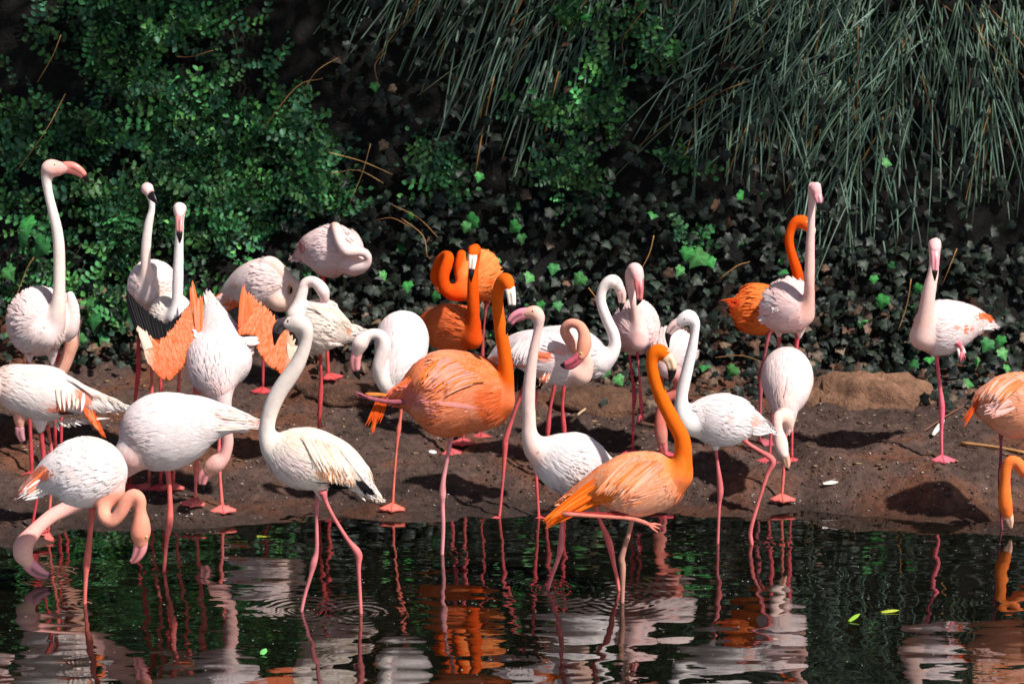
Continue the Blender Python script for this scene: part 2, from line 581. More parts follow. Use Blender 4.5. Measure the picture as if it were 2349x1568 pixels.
        L = np.interp(uu, [0, .12, .3, .6, .85, 1], [.03, .065, .095, .078, .04, .022]) * rng.uniform(.75, 1.3, nfe) * b.get('fl', 1)
        Wd = L * np.interp(uu, [0, .4, 1], [.15, .18, .36])
        rr = rng.random(nfe)[:, None]
        clump = (.5 + .5 * fbm(pos[:, 0] * 9, pos[:, 2] * 9, pos[:, 1] * 9, 2))[:, None]
        mixv = np.clip(.55 * rr + .6 * clump - .1, 0, 1)
        col = A * (1 - mixv) + B2c * mixv
        col = col * rng.uniform(.93, 1.03, (nfe, 1))
        # breast takes the colour of the neck base
        wb = np.clip((uu - .8) / .2, 0, 1)[:, None] * .7
        col = col * (1 - wb) + nlo * wb
        col = painted(pos + nrm(d) * (L * .4)[:, None], col)
        # not where neck covers
        keep = np.ones(nfe, bool)
        for i in range(0, len(NP), 2):
            keep &= np.linalg.norm(pos - NP[i], axis=1) > nrad[i] * .98
        tipc = np.clip(col * 1.06 + .02, 0, .93)
        feathers(gf, (pos + no * .0005)[keep], d[keep], no[keep], L[keep], Wd[keep], (col * .93)[keep], tipc[keep], curl=3.7, lift=.04)
    for q in b.get('plumes', []):
        # (panel, root0, root1, tip0, tip1, n, width_m, colours, bend, dy)
        ps, px, py = PANEL[q[0]]
        c = [np.array([px + t[0] * ps, py + t[1] * ps]) for t in q[1:5]]
        n, wid, cols, bend, dy = q[5:10]
        n = int(n * 2.6); wid = wid * .68
        for i in range(n):
            t = (i + .5) / n + rng.normal(0, .25 / n)
            r0 = c[0] * (1 - t) + c[1] * t
            t0 = c[2] * (1 - t) + c[3] * t + rng.normal(0, 2.0, 2)
            f0, f1 = rng.uniform(0, .45 if dy < -.045 else .06), rng.uniform(.72, 1.03)     # free-hanging plumes all start at their root
            mid = (r0 + t0) / 2 + np.array([0, bend * ps])
            pts = np.array([(1 - s) ** 2 * r0 + 2 * s * (1 - s) * mid + s * s * t0 for s in np.linspace(f0, f1, 6)])
            sd_, on_ = surf_dy(pts)
            for i_ in range(1, 6):
                if not on_[i_] and on_[:i_].any(): sd_[i_] = sd_[i_ - 1] + .004
            sd_ = np.convolve(np.pad(sd_, 1, mode='edge'), [.25, .5, .25], 'valid')
            ddy = sd_ - .006 - rng.uniform(0, .008) + np.linspace(.012, -.004, 6)
            W3 = at_depth(pts[:, 0], pts[:, 1], Y0 + ddy)
            tn = nrm(np.gradient(W3, axis=0))
            sd = np.cross(tn, [0, 1.0, 0])
            ww = wid * np.array([.6, .9, 1, .9, .65, .08]) * rng.uniform(.8, 1.2)
            V = np.stack([W3 - sd * ww[:, None] / 2, W3 + np.array([0, -wid * .18, 0]), W3 + sd * ww[:, None] / 2], 1)
            F = []
            for a_ in range(5):
                for e_ in range(2):
                    o_ = a_ * 3 + e_
                    F.append((o_ + 3, o_ + 4, o_ + 1, o_))
            cc = lin(cols[rng.integers(len(cols))]) * .93 * rng.uniform(.92, 1.04)
            Nn = nrm(np.array([0, -1.0, .35]) + np.stack([-sd * .25, 0 * sd, sd * .25], 1)).reshape(-1, 3)
            cg = np.repeat(cc[None] * np.array([.86, .93, .98, 1.0, 1.02, 1.04])[:, None], 3, axis=0)
            gf.add(V.reshape(-1, 3), F, cg, Nn)
    if gf.n:
        gf.V = [np.vstack(gf.V) - base]; gf.C = [np.vstack(gf.C)]
        tag(obj('plumage', gf.mesh('flamingo_plumage'), M_FEATH, root), kind='stuff')
    tag(root, b['label'], 'flamingo', 'flamingos by the pond')
    b['root'] = root; b['base'] = base
    return root
# ------------------------------------------------------------------ the flock, traced bird by bird
W_, G_, A_ = 'water', 'ground', 'auto'
bird(id='A', panel='Z1', yw=1122, scheme='pale', colors=dict(nlo=(246, 222, 208), nhi=(250, 236, 226), hd=(244, 176, 164)),
     label='tall pale flamingo with neck straight up and pink beak in profile beside bright ivy leaves',
     trunk=[(330, 1030, .30, 50, 60), (310, 1110, .20, 150, 170), (275, 1190, .04, 232, 212), (290, 1235, -.06, 205, 180), (335, 1265, -.13, 130, 120), (355, 1270, -.17, 45, 45)],
     tubes=[[(490, 1010, 30, .06), (515, 1120, 45, .04), (500, 1250, 50, .03), (470, 1320, 25, .03)], [(205, 1380, 45, 0), (203, 1480, 16, 0)], [(365, 1400, 42, -.03), (362, 1500, 14, -.03)]],
     neck=[(375, 1215, 88, -.09), (403, 1110, 62, -.11), (412, 980, 46, -.11), (414, 820, 43, -.1), (410, 660, 40), (398, 560, 38), (378, 470, 36), (356, 380, 33), (338, 300, 32), (326, 230, 35), (330, 170, 45), (352, 130, 64), (410, 128, 52), (450, 125, 38)],
     beak=[(440, 120, 38), (500, 124, 42), (550, 148, 36), (588, 182, 25), (607, 208, 14), (620, 230, 4)], tip=.56, beakc=(240, 140, 128), eyes=[(382, 100)],
     legs=[dict(p=[('Z1', [(205, 1450, 18), (195, 1530, 14)]), ('Z3', [(186, 430, 13), (192, 560, 12), (196, 660, 15), (200, 780, 11)])], end=G_, c=LEGR),
           dict(p=[(363, 1470, 18), (360, 1540, 13)], end=A_, c=LEGR)])
bird(id='A2', panel='Z1', yw=1104, scheme='pink', colors=dict(nlo=SALMON, nhi=SALMON, hd=SALMON),
     label='flamingo mostly hidden, its salmon neck drooping between two paler birds',
     trunk=[(250, 1020, .30, 40, 40), (330, 1100, .2, 140, 120), (420, 1180, .08, 170, 130), (490, 1240, .02, 110, 80), (520, 1270, 0, 50, 50)],
     neck=[(490, 1240, 70, .02), (505, 1330, 56, 0), (472, 1430, 50, 0), (430, 1530, 48, 0), (340, 1670, 46, 0), (220, 1740, 44, 0), (150, 1770, 42, 0), (132, 1830, 40, 0), (136, 1880, 42, 0), (142, 1920, 30, 0)],
     bpanel='Z3', beak=[(124, 480, 32), (126, 520, 30), (140, 560, 22), (166, 588, 6)], tip=.75, beakc=(214, 150, 158),
     legs=[dict(p=[(400, 1330, 16), (405, 1500, 12)], end=A_, c=LEGR)])
bird(id='L', panel='D', yw=1125, scheme='pink', label='pink flamingo at the pond edge with only its flank showing',
     trunk=[(-150, 735, .1, 12), (-110, 725, .06, 40), (-70, 705, .02, 62), (-30, 700, -.02, 37), (-10, 700, -.04, 14)],
     neck=[(-40, 700, 20), (-35, 640, 13), (-45, 560, 12), (-40, 480, 11), (-38, 430, 14), (-45, 410, 19), (-60, 412, 14)], beak=[(-58, 412, 13), (-75, 416, 12), (-90, 430, 8), (-97, 446, 2)],
     legs=[dict(p=[(-70, 760, 6), (-70, 790, 4)], end=A_), dict(p=[(-85, 760, 6), (-88, 790, 4)], end=A_)])
bird(id='B1', panel='Z3', yw=1240, scheme='salm', colors=dict(a=(248, 226, 220), b=(250, 238, 228)),
     label='pale flamingo bending down with orange plumes hanging under its pointed cream tail',
     trunk=[(800, 351, .02, 5), (700, 346, .02, 30), (600, 328, .01, 62), (500, 308, 0, 96), (400, 285, 0, 132), (280, 270, 0, 172), (150, 245, -.02, 158), (30, 225, -.03, 128), (-60, 225, -.04, 70)],
     neck=[(-30, 230, 95, -.04), (-110, 275, 52, -.05), (-165, 370, 42), (-170, 480, 40), (-150, 580, 42), (-140, 650, 58), (-128, 710, 50), (-120, 750, 38)],
     beak=[(-120, 740, 38), (-108, 800, 36), (-80, 850, 24), (-50, 880, 5)],
     tubes=[[(250, 400, 70, 0), (255, 500, 26, 0)]],
     paint=[(415, 355, 45, 70, CORAL, .9), (330, 370, 60, 32, CORAL, .8), (540, 320, 70, 70, CORAL, .8), (230, 150, 110, 30, (250, 214, 190), .7), (440, 408, 70, 10, BLACK, .9)],
     plumes=[('Z3', (480, 270), (600, 380), (590, 450), (662, 552), 30, .014, [CORAL, (244, 104, 44), (250, 150, 100)], 60, -.07),
             ('Z3', (350, 190), (560, 240), (390, 395), (520, 400), 3, .026, [WHITE, CREAM, PALE], 0, -.115, .02),
             ('Z3', (380, 150), (640, 290), (590, 290), (800, 352), 22, .016, [WHITE, CREAM, (250, 224, 206)], -16, -.06, .04),
             ('Z3', (320, 430), (560, 420), (370, 500), (700, 425), 12, .012, [WHITE, CREAM, PALE], 6, -.05)],
     legs=[dict(p=[(258, 470, 22), (262, 560, 16), (272, 680, 17), (248, 830, 11), (222, 990, 10), (196, 1130, 10)], end=G_, c=LEGR, h=30),
           dict(p=[(296, 470, 16), (316, 570, 11), (326, 700, 15), (318, 900, 10), (300, 1165, 10)], end=G_, c=LEGP, h=-20, dy=.05)])
bird(id='B2', panel='Z3', yw=1383, scheme='white', colors=dict(nlo=(243, 168, 142), nhi=(243, 158, 132), hd=(243, 154, 126)),
     label='pale flamingo with neck bent in a tight S and beak hanging over the water',
     trunk=[(108, 916, .03, 10), (180, 868, .02, 46), (270, 818, .01, 92), (370, 780, 0, 155), (480, 770, 0, 212), (590, 765, 0, 218), (690, 768, 0, 182), (760, 770, 0, 120), (800, 770, 0, 45)],
     neck=[(700, 890, 90, -.02), (655, 975, 50, -.06), (650, 1040, 46, -.1), (700, 1075, 38, -.12), (755, 1020, 42, -.12), (795, 942, 44, -.12), (840, 905, 40, -.12), (880, 935, 36, -.12), (880, 1010, 38, -.12), (885, 1080, 56, -.12), (880, 1150, 64, -.12), (882, 1200, 46, -.12)],
     beak=[(884, 1195, 44), (876, 1250, 42), (848, 1305, 28), (808, 1334, 6)], tip=.88, beakc=(244, 150, 150), eyes=[(916, 1168)],
     paint=[(230, 790, 75, 45, CORAL, .9), (110, 905, 40, 25, (150, 50, 40), .8), (150, 850, 60, 30, CORAL, .7), (650, 590, 120, 40, (248, 212, 196), .8), (470, 770, 30, 60, (248, 218, 214), .7)],
     plumes=[('Z3', (330, 700), (300, 900), (110, 900), (150, 945), 18, .018, [WHITE, CREAM, CORAL, WHITE], 10, -.06, .05)],
     legs=[dict(p=[(580, 975, 26), (568, 1120, 17), (545, 1330, 25), (538, 1420, 16), (531, 1590, 13)], c=(226, 116, 104))])
bird(id='B3', panel='D', yw=1310, scheme='white', colors=dict(nlo=(242, 190, 178), nhi=(240, 170, 158), hd=(244, 190, 172)),
     label='large white flamingo with coral tail tip, its lowered head touching the water behind another bird',
     trunk=[(599, 971, .05, 4), (560, 967, .04, 20), (510, 963, .02, 38), (460, 967, 0, 62), (410, 982, 0, 84), (360, 994, 0, 89), (315, 1010, -.01, 72), (284, 1022, -.02, 34)],
     neck=[('D', [(305, 1040, 46, -.02), (265, 1085, 26, .04), (220, 1128, 20, .06), (180, 1152, 18, .06)]), ('Z3', [(400, 1000, 48, .04), (330, 1035, 46, 0), (255, 1095, 45, -.06), (188, 1165, 52, -.13), (148, 1222, 62, -.18), (146, 1280, 62, -.2), (172, 1325, 46, -.2)])],
     bpanel='Z3', beak=[(176, 1335, 46), (222, 1378, 44), (268, 1402, 34), (320, 1412, 14)], tip=.9, beakc=(244, 160, 168), eyes=[(136, 1326)],
     paint=[(560, 965, 34, 14, (248, 190, 180), .9), (512, 950, 10, 14, CORAL, .9), (540, 948, 20, 6, CORAL, .7), (598, 965, 8, 10, CORAL, .8), (400, 925, 60, 14, (250, 226, 206), .6)],
     plumes=[('D', (480, 930), (480, 990), (600, 958), (592, 984), 14, .016, [WHITE, CREAM, (248, 190, 180)], 0, -.06, .08)],
     legs=[dict(p=[('Z3', [(1050, 720, 22), (1064, 900, 16), (1064, 1065, 24), (1045, 1200, 14), (1028, 1395, 12)])], c=LEGP)])
bird(id='Bk', panel='Z2', yw=1132, scheme='pale', colors=dict(nlo=(246, 206, 188), nhi=WHITE, hd=(246, 206, 200)),
     label='white-necked flamingo with black beak tilted down, farther back than the front-facing one beside it',
     trunk=[(385, 590, .28, 40, 40), (360, 650, .16, 118, 118), (322, 690, .02, 150, 142), (302, 722, -.08, 128, 112), (290, 745, -.14, 60, 60)],
     neck=[(292, 705, 66, -.09), (289, 610, 42, -.11), (287, 510, 33), (292, 410, 31), (306, 300, 28), (324, 225, 22), (325, 165, 22), (310, 110, 32, -.1), (294, 82, 42, -.12), (308, 108, 32, -.15)],
     beak=[(308, 108, 30, -.15), (325, 130, 26, -.18), (343, 156, 17, -.2), (362, 184, 3, -.21)], tip=.18, beakc=(244, 190, 180),
     legs=[dict(p=[('D', [(322, 690, 9), (318, 790, 5), (317, 855, 6), (309, 935, 4), (298, 1117, 4)])], end=G_, c=LEGR), dict(p=[('D', [(340, 690, 9), (348, 850, 4), (348, 905, 5), (344, 1000, 4), (342, 1116, 4)])], end=G_, c=LEGP, h=-40)])
bird(id='E', panel='Z2', yw=1146, scheme='cream', colors=dict(nlo=WHITE, nhi=(250, 236, 230), hd=(247, 216, 212)),
     label='white flamingo staring straight ahead, black-tipped pink beak down, above the spread black wing feathers',
     trunk=[(470, 770, .30, 40, 50), (455, 840, .16, 105, 120), (445, 885, .02, 140, 132), (440, 910, -.08, 115, 105), (450, 930, -.14, 60, 60)],
     neck=[(480, 900, 70, -.14), (484, 800, 42, -.14), (488, 690, 37), (491, 570, 33), (495, 450, 29), (499, 340, 27), (501, 280, 28, -.1), (501, 225, 40, -.1), (501, 208, 43, -.12), (500, 245, 30, -.16)],
     beak=[(500, 245, 26, -.16), (499, 300, 22, -.2), (499, 345, 20, -.22), (500, 390, 15, -.23), (500, 428, 3, -.22)], tip=.52, beakc=(238, 150, 146),
     legs=[dict(p=[('D', [(372, 720, 9), (368, 850, 4), (369, 905, 5), (371, 1000, 4), (368, 1118, 4)])], end=G_, c=LEGR), dict(p=[('D', [(412, 720, 9), (411, 860, 4), (409, 905, 5), (404, 1000, 4), (397, 1114, 4)])], end=G_, c=LEGP)])
bird(id='C', panel='Z2', yw=1188, scheme='white', vert=True, colors=dict(nlo=(240, 186, 178), nhi=(240, 180, 170), hd=SALMON, b=(247, 228, 226)),
     label='white flamingo bowing with half-open coral and black wings and its tail raised',
     trunk=[(680, 740, .36, 14, 18), (705, 830, .28, 50, 58), (735, 960, .17, 110, 118), (755, 1080, .05, 150, 185), (742, 1180, -.05, 165, 205), (738, 1270, -.12, 145, 165), (750, 1340, -.16, 100, 108), (770, 1400, -.18, 60, 60)],
     neck=[(755, 1345, 95, -.15), (775, 1420, 56, -.18), (785, 1500, 44, -.18), (792, 1600, 40, -.18), (800, 1680, 38, -.18), (780, 1760, 40, -.18), (740, 1800, 56, -.18), (700, 1830, 52, -.18), (680, 1850, 40, -.18)],
     beak=[(682, 1850, 38), (650, 1890, 36), (640, 1940, 24), (650, 1980, 5)],
     plumes=[('Z2', (690, 900), (770, 920), (650, 740), (720, 770), 10, .02, [WHITE, CREAM], 0, .1, .15), ('Z2', (640, 1000), (600, 1130), (585, 960), (590, 1130), 8, .03, [WHITE, (247, 226, 226)], 0, -.12),
             ('Z2', (860, 1030), (930, 1130), (1000, 1000), (960, 1110), 12, .026, [WHITE, PALE], 10, -.12)],
     legs=[dict(p=[('D', [(452, 880, 10), (452, 1040, 5), (450, 1070, 7), (449, 1110, 4), (448, 1150, 5)])], end=G_, c=(232, 120, 112), h=-8), dict(p=[('D', [(505, 880, 10), (503, 1000, 4), (502, 1050, 6), (505, 1100, 4), (510, 1166, 5)])], end=G_, c=(232, 120, 112), h=12)])
bird(id='K', panel='Z2', yw=992, scheme='pale', colors=dict(nlo=(236, 196, 176), nhi=(240, 206, 192), hd=(246, 220, 214)),
     label='sleeping pale flamingo with head tucked into its back and orange wing tip showing',
     trunk=[(705, 845, .16, 8), (770, 790, .12, 50), (850, 735, .07, 95), (950, 690, .02, 140), (1050, 685, -.02, 160), (1130, 705, -.05, 120), (1180, 730, -.07, 50)],
     neck=[(1120, 790, 75, -.08), (1195, 800, 52, -.1), (1238, 750, 36, -.12), (1232, 690, 30, -.12), (1185, 650, 34, -.09), (1130, 600, 42, -.07), (1085, 560, 46, -.05), (1045, 552, 42, -.05), (1010, 580, 34, -.05)],
     paint=[(810, 835, 60, 40, CORAL, .95), (760, 790, 40, 30, (246, 170, 150), .7), (830, 700, 20, 40, (248, 190, 170), .6), (1200, 720, 25, 50, (236, 190, 150), .7)],
     plumes=[('Z2', (860, 700), (900, 800), (710, 770), (750, 870), 12, .022, [PALE, WHITE, CORAL], 0, -.07, .1)],
     legs=[dict(p=[(1010, 820, 16), (1012, 880, 12)], end=A_, c=LEGR)])
bird(id='P', panel='Z2', yw=1012, scheme='pink', colors=dict(a=(247, 208, 204), b=(250, 226, 222), nlo=PALE, nhi=(248, 220, 212), hd=(244, 196, 176)),
     label='sleeping pink flamingo on the highest ground, neck coiled round a small dark gap',
     trunk=[(1212, 518, .1, 5), (1260, 490, .08, 48), (1340, 470, .04, 118), (1450, 478, 0, 162), (1540, 500, -.04, 145), (1610, 545, -.06, 92), (1650, 560, -.07, 40)],
     neck=[(1590, 570, 72, -.1), (1650, 570, 46, -.14), (1684, 535, 26, -.16), (1665, 492, 28, -.17), (1612, 478, 32, -.18), (1550, 478, 38, -.18), (1512, 430, 36, -.17), (1492, 370, 35, -.14), (1478, 325, 32, -.1), (1462, 330, 28, -.04)],
     paint=[(1245, 460, 22, 50, (226, 110, 100), .8), (1480, 620, 130, 40, (240, 190, 180), .5)],
     legs=[dict(p=[(1392, 600, 24), (1400, 660, 13), (1415, 900, 12), (1422, 960, 16), (1425, 1080, 12), (1432, 1262, 12)], end=G_, c=(214, 84, 84), h=35)])
bird(id='Q', panel='Z2', yw=1130, scheme='cream', colors=dict(nlo=(246, 228, 218), nhi=(244, 220, 212), hd=(246, 214, 208)),
     label='ruffled cream flamingo resting its head over its back beside the coiled sleeping pink one',
     trunk=[(1662, 975, .08, 6), (1600, 985, .06, 38), (1530, 985, .04, 82), (1450, 965, .01, 135), (1360, 945, -.02, 172), (1275, 920, -.04, 138), (1205, 900, -.06, 60)],
     neck=[(1225, 880, 65, -.06), (1250, 800, 42, -.05), (1272, 725, 35, -.04), (1285, 678, 30, -.04), (1325, 662, 32, -.04), (1372, 690, 38, -.05), (1402, 735, 40, -.06), (1412, 775, 30, -.06)],
     paint=[(1590, 985, 22, 34, (240, 150, 110), .9), (1470, 1030, 14, 30, CORAL, .8), (1500, 1050, 40, 14, PINK, .6), (1625, 965, 16, 14, (60, 40, 36), .6)],
     plumes=[('Z2', (1290, 800), (1450, 830), (1480, 960), (1600, 960), 22, .018, [WHITE, CREAM, (244, 224, 200)], -26, -.12, .06), ('Z2', (1280, 1000), (1400, 1040), (1450, 1060), (1530, 1070), 10, .02, [WHITE, PALE], 10, -.13, .04),
             ('Z2', (1560, 930), (1560, 1010), (1662, 965), (1655, 990), 8, .018, [WHITE, CREAM], 0, 0, .05)],
     legs=[dict(p=[('Z2', [(1382, 1090, 30), (1382, 1140, 12), (1388, 1300, 11), (1384, 1370, 17), (1375, 1568, 11)]), ('D', [(731, 1040, 4), (730, 1110, 4)])], end=G_, c=LEGR)])
bird(id='F', panel='Z4', yw=1400, scheme='cream', colors=dict(nlo=(242, 228, 216), nhi=(234, 216, 204), hd=(228, 208, 200)), fl=1.1, eyec=(120, 90, 80),
     label='grey-necked young flamingo wading with dark hooked beak and black-edged tail',
     trunk=[(994, 952, .03, 4), (930, 905, .02, 38), (860, 835, .01, 80), (770, 785, 0, 118), (680, 770, 0, 145), (590, 752, 0, 146), (510, 722, 0, 112), (455, 695, -.01, 55)],
     neck=[(470, 720, 62), (442, 650, 44), (447, 585, 41), (468, 512, 41), (503, 440, 41), (545, 378, 41), (588, 312, 38), (618, 245, 33), (632, 190, 32), (630, 140, 38), (600, 112, 46), (568, 114, 42), (545, 112, 32)],
     beak=[(548, 110, 33), (515, 118, 30), (494, 146, 25), (485, 182, 14), (480, 218, 3)], tip=.55, beakc=(84, 72, 74), eyes=[(546, 100)],
     tubes=[[(700, 880, 55, 0), (708, 950, 20, 0)]],
     paint=[(780, 850, 95, 40, (250, 184, 138), .95), (850, 870, 30, 40, (248, 190, 150), .7), (730, 810, 20, 40, (246, 180, 150), .6), (770, 894, 70, 7, BLACK, .95), (660, 680, 150, 40, (250, 226, 198), .6), (540, 800, 90, 60, (244, 214, 214), .5)],
     plumes=[('Z4', (852, 835), (895, 870), (925, 940), (968, 940), 12, .028, [BLACK], 0, -.06, .03), ('Z4', (780, 700), (880, 830), (960, 900), (998, 955), 16, .02, [WHITE, CREAM, WHITE], -8, -.05, .05),
             ('Z4', (600, 650), (760, 680), (700, 830), (870, 880), 26, .018, [WHITE, CREAM, (250, 222, 190), (252, 232, 214)], -24, -.095, .03), ('Z4', (730, 780), (850, 800), (740, 885), (865, 900), 18, .016, [(250, 180, 132), (250, 200, 160), CREAM], 0, -.085, .02),
             ('Z4', (820, 900), (870, 905), (920, 935), (985, 958), 6, .014, [WHITE], 4, -.03), ('Z4', (690, 880), (715, 902), (835, 893), (848, 908), 6, .018, [BLACK], 0, -.075)],
     legs=[dict(p=[(700, 900, 30), (688, 955, 13), (683, 1060, 10), (684, 1200, 11), (668, 1270, 18), (654, 1330, 11), (612, 1490, 9)], c=(222, 130, 132)), dict(p=[(712, 920, 24), (728, 970, 12), (765, 1045, 10), (832, 1152, 11), (884, 1222, 20), (886, 1300, 11), (898, 1530, 9)], c=(226, 120, 120), dy=-.04)])
bird(id='S', panel='Y1', yw=1178, scheme='white', vert=True, colors=dict(nlo=(250, 234, 222), nhi=(250, 232, 222), hd=(248, 212, 200)),
     label='white flamingo with S-curved neck and drooping black-tipped beak beside the large fluffed orange bird',
     trunk=[(548, 712, .22, 30, 50), (545, 765, .19, 100, 135), (538, 860, .1, 160, 184), (530, 960, .02, 175, 180), (512, 1060, -.05, 155, 150), (475, 1150, -.1, 112, 105), (435, 1215, -.13, 60, 55)],
     neck=[(435, 1205, 70, -.13), (385, 1150, 50, -.16), (372, 1080, 47, -.18), (392, 1000, 47), (410, 930, 46), (402, 872, 42), (362, 845, 38), (315, 848, 38), (275, 875, 48), (245, 912, 58), (232, 950, 48), (222, 980, 36)],
     beak=[(224, 972, 38), (212, 1025, 38), (212, 1075, 34), (224, 1122, 22), (244, 1162, 4)], tip=.58, beakc=(244, 160, 158), eyes=[(248, 938)],
     paint=[(440, 780, 60, 60, (248, 214, 210), .6), (440, 1000, 50, 160, (248, 224, 222), .5)],
     legs=[dict(p=[('Y2', [(300, 330, 20), (288, 520, 9), (277, 595, 15), (266, 700, 8), (250, 900, 8), (243, 1035, 9)])], end=G_, c=(238, 120, 104), h=0)])
bird(id='N', panel='Y1', yw=1078, scheme='deep', colors=dict(b=(238, 128, 66)),
     label='orange flamingo facing front with white and black beak over its upright neck',
     trunk=[(655, 790, .2, 14), (700, 790, .17, 85), (780, 800, .1, 140), (880, 805, .02, 168), (980, 830, -.05, 150), (1040, 865, -.09, 95), (1070, 880, -.11, 40)],
     neck=[(1030, 880, 78, -.11), (1036, 780, 50, -.13), (1034, 660, 45, -.14), (1031, 550, 41, -.14), (1032, 450, 38, -.13), (1038, 370, 34, -.12), (1044, 300, 40, -.12), (1042, 255, 47, -.13), (1032, 292, 36, -.18)],
     beak=[(1031, 290, 32, -.18), (1027, 345, 27, -.23), (1022, 388, 22, -.25), (1018, 435, 17, -.26), (1018, 485, 3, -.25)], tip=.5, beakc=(246, 228, 208),
     legs=[dict(p=[('D', [(1045, 790, 9), (1040, 880, 4), (1034, 960, 5), (1032, 1036, 4)])], end=G_, c=(206, 96, 96), h=20), dict(p=[('D', [(1062, 790, 9), (1064, 880, 4), (1064, 940, 5), (1062, 1012, 4)])], end=G_, c=(206, 96, 96), dy=.08)])
bird(id='M', panel='Y1', yw=1052, scheme='deep', colors=dict(b=(250, 158, 84), a=(240, 112, 36)),
     label='orange flamingo behind another orange one, neck coiled into a loop beside its body',
     trunk=[(1150, 300, .22, 30, 40), (1125, 360, .14, 105, 90), (1090, 445, .04, 175, 125), (1050, 500, -.03, 130, 110), (980, 540, -.07, 80, 75), (930, 550, -.09, 40, 40)],
     tubes=[[(950, 290, 34, -.03), (940, 380, 44, -.05), (940, 470, 34, -.07)], [(1130, 560, 55, .03), (1128, 650, 18, .03)]],
     neck=[(990, 545, 75, -.08), (900, 560, 62, -.11), (832, 520, 48, -.13), (824, 440, 43, -.13), (846, 370, 42, -.12), (862, 315, 38, -.1), (842, 295, 32, -.06), (800, 330, 34, -.02), (778, 400, 38, 0), (772, 455, 42, .01), (785, 495, 30, .01)],
     beak=[(785, 495, 26), (800, 540, 22), (815, 570, 6)], beakc=(230, 120, 60),
     legs=[dict(p=[('Y1', [(1128, 620, 22), (1118, 690, 10), (1104, 850, 8), (1096, 1020, 15), (1094, 1200, 9), (1090, 1555, 9)])], end=G_, c=(190, 84, 84))])
bird(id='D', panel='Y2', yw=1270, scheme='orng', colors=dict(a=(243, 112, 40), b=(249, 160, 122), nlo=(234, 92, 16), nhi=(240, 104, 20)), dens=8000, fl=1.25,
     label='large fluffed orange flamingo standing on one leg in the pond, head raised',
     trunk=[(200, 412, .05, 14), (270, 405, .04, 50), (340, 395, .03, 110), (440, 380, .01, 200), (560, 388, 0, 246), (680, 390, 0, 230), (790, 405, -.01, 197), (870, 418, -.02, 150), (922, 424, -.03, 80), (942, 424, -.03, 24)],
     neck=[('Y2', [(865, 440, 95, -.04)]), ('Y1', [(1262, 1310, 64, -.06), (1268, 1200, 55, -.06), (1253, 1000, 50, -.06), (1225, 820, 46, -.06), (1206, 680, 42, -.06), (1203, 580, 41, -.06), (1218, 510, 44, -.07), (1256, 468, 52, -.09), (1280, 505, 44, -.12), (1288, 530, 36, -.13)])],
     bpanel='Y1', beak=[(1288, 525, 37, -.13), (1298, 580, 31, -.16), (1303, 628, 27, -.18), (1303, 665, 22, -.19), (1296, 722, 4, -.18)], tip=.58, beakc=(248, 232, 214), eyes=[(1246, 500)],
     paint=[(800, 440, 60, 120, (232, 92, 20), .7), (330, 420, 60, 60, (238, 130, 120), .8), (430, 450, 90, 50, (244, 160, 156), .55), (800, 590, 70, 30, (246, 150, 60), .7)],
     plumes=[('Y2', (360, 260), (330, 420), (200, 390), (190, 440), 16, .018, [(240, 140, 110), ORANGE, (236, 120, 100)], 20, -.07, .05), ('Y2', (150, 428), (215, 432), (78, 580), (170, 560), 9, .012, [(232, 96, 26), (224, 84, 20)], 10, -.03), ('Y2', (150, 428), (175, 430), (125, 630), (140, 600), 4, .012, [(232, 96, 26)], 0, -.04),
             ('Y2', (270, 390), (270, 405), (80, 385), (90, 398), 3, .014, [(244, 150, 70)], 0, -.05),
             ('Y2', (560, 170), (800, 330), (380, 330), (560, 400), 34, .02, [(246, 130, 40), (248, 176, 150), (248, 150, 90), (244, 170, 160)], -50, -.155, .02), ('Y2', (760, 470), (700, 560), (400, 430), (470, 560), 30, .022, [(240, 140, 90), (246, 170, 150), (236, 150, 140)], -20, -.16, .03)],
     legs=[dict(p=[(582, 590, 34), (575, 640, 16), (556, 750, 13), (532, 880, 15), (527, 960, 22), (527, 1020, 14), (531, 1150, 13), (525, 1310, 11)], c=(228, 150, 150)),
           dict(p=[(350, 430, 20), (250, 438, 16), (150, 425, 13), (95, 410, 13)], end='toes', c=(168, 92, 104), dy=-.02)])
bird(id='T', panel='Y4', yw=1352, scheme='white', colors=dict(nlo=(246, 212, 200), nhi=(246, 202, 190), hd=(244, 182, 156)),
     label='pale pink flamingo behind the front orange one, head turned aside with black-tipped pink beak',
     trunk=[(560, 860, .05, 10), (500, 835, .04, 40), (430, 812, .03, 80), (350, 792, .01, 130), (260, 780, 0, 150), (170, 745, 0, 112), (105, 710, -.01, 55)],
     neck=[('Y4', [(115, 720, 68, -.01), (82, 650, 44, -.02)]), ('Y3', [(425, 1330, 58, -.02), (420, 1200, 54), (426, 1050, 50), (442, 900, 45), (466, 760, 39), (486, 660, 35), (498, 590, 40), (496, 530, 54), (470, 492, 60), (430, 490, 50), (408, 494, 42)])],
     bpanel='Y3', beak=[(418, 492, 44), (355, 502, 44), (300, 535, 38), (266, 590, 26), (244, 662, 4)], tip=.62, beakc=(242, 150, 164), eyes=[(453, 477)], eyec=(190, 160, 130),
     paint=[(120, 735, 10, 8, (90, 60, 60), .8), (90, 760, 50, 60, (244, 190, 172), .5)],
     legs=[dict(p=[(250, 900, 24), (240, 1000, 12), (237, 1100, 11), (232, 1195, 17), (215, 1260, 11), (168, 1408, 9)], c=(230, 124, 126)), dict(p=[(380, 900, 24), (404, 1010, 12), (425, 1070, 10), (466, 1168, 18), (490, 1280, 11), (512, 1390, 9)], c=(230, 112, 108))])
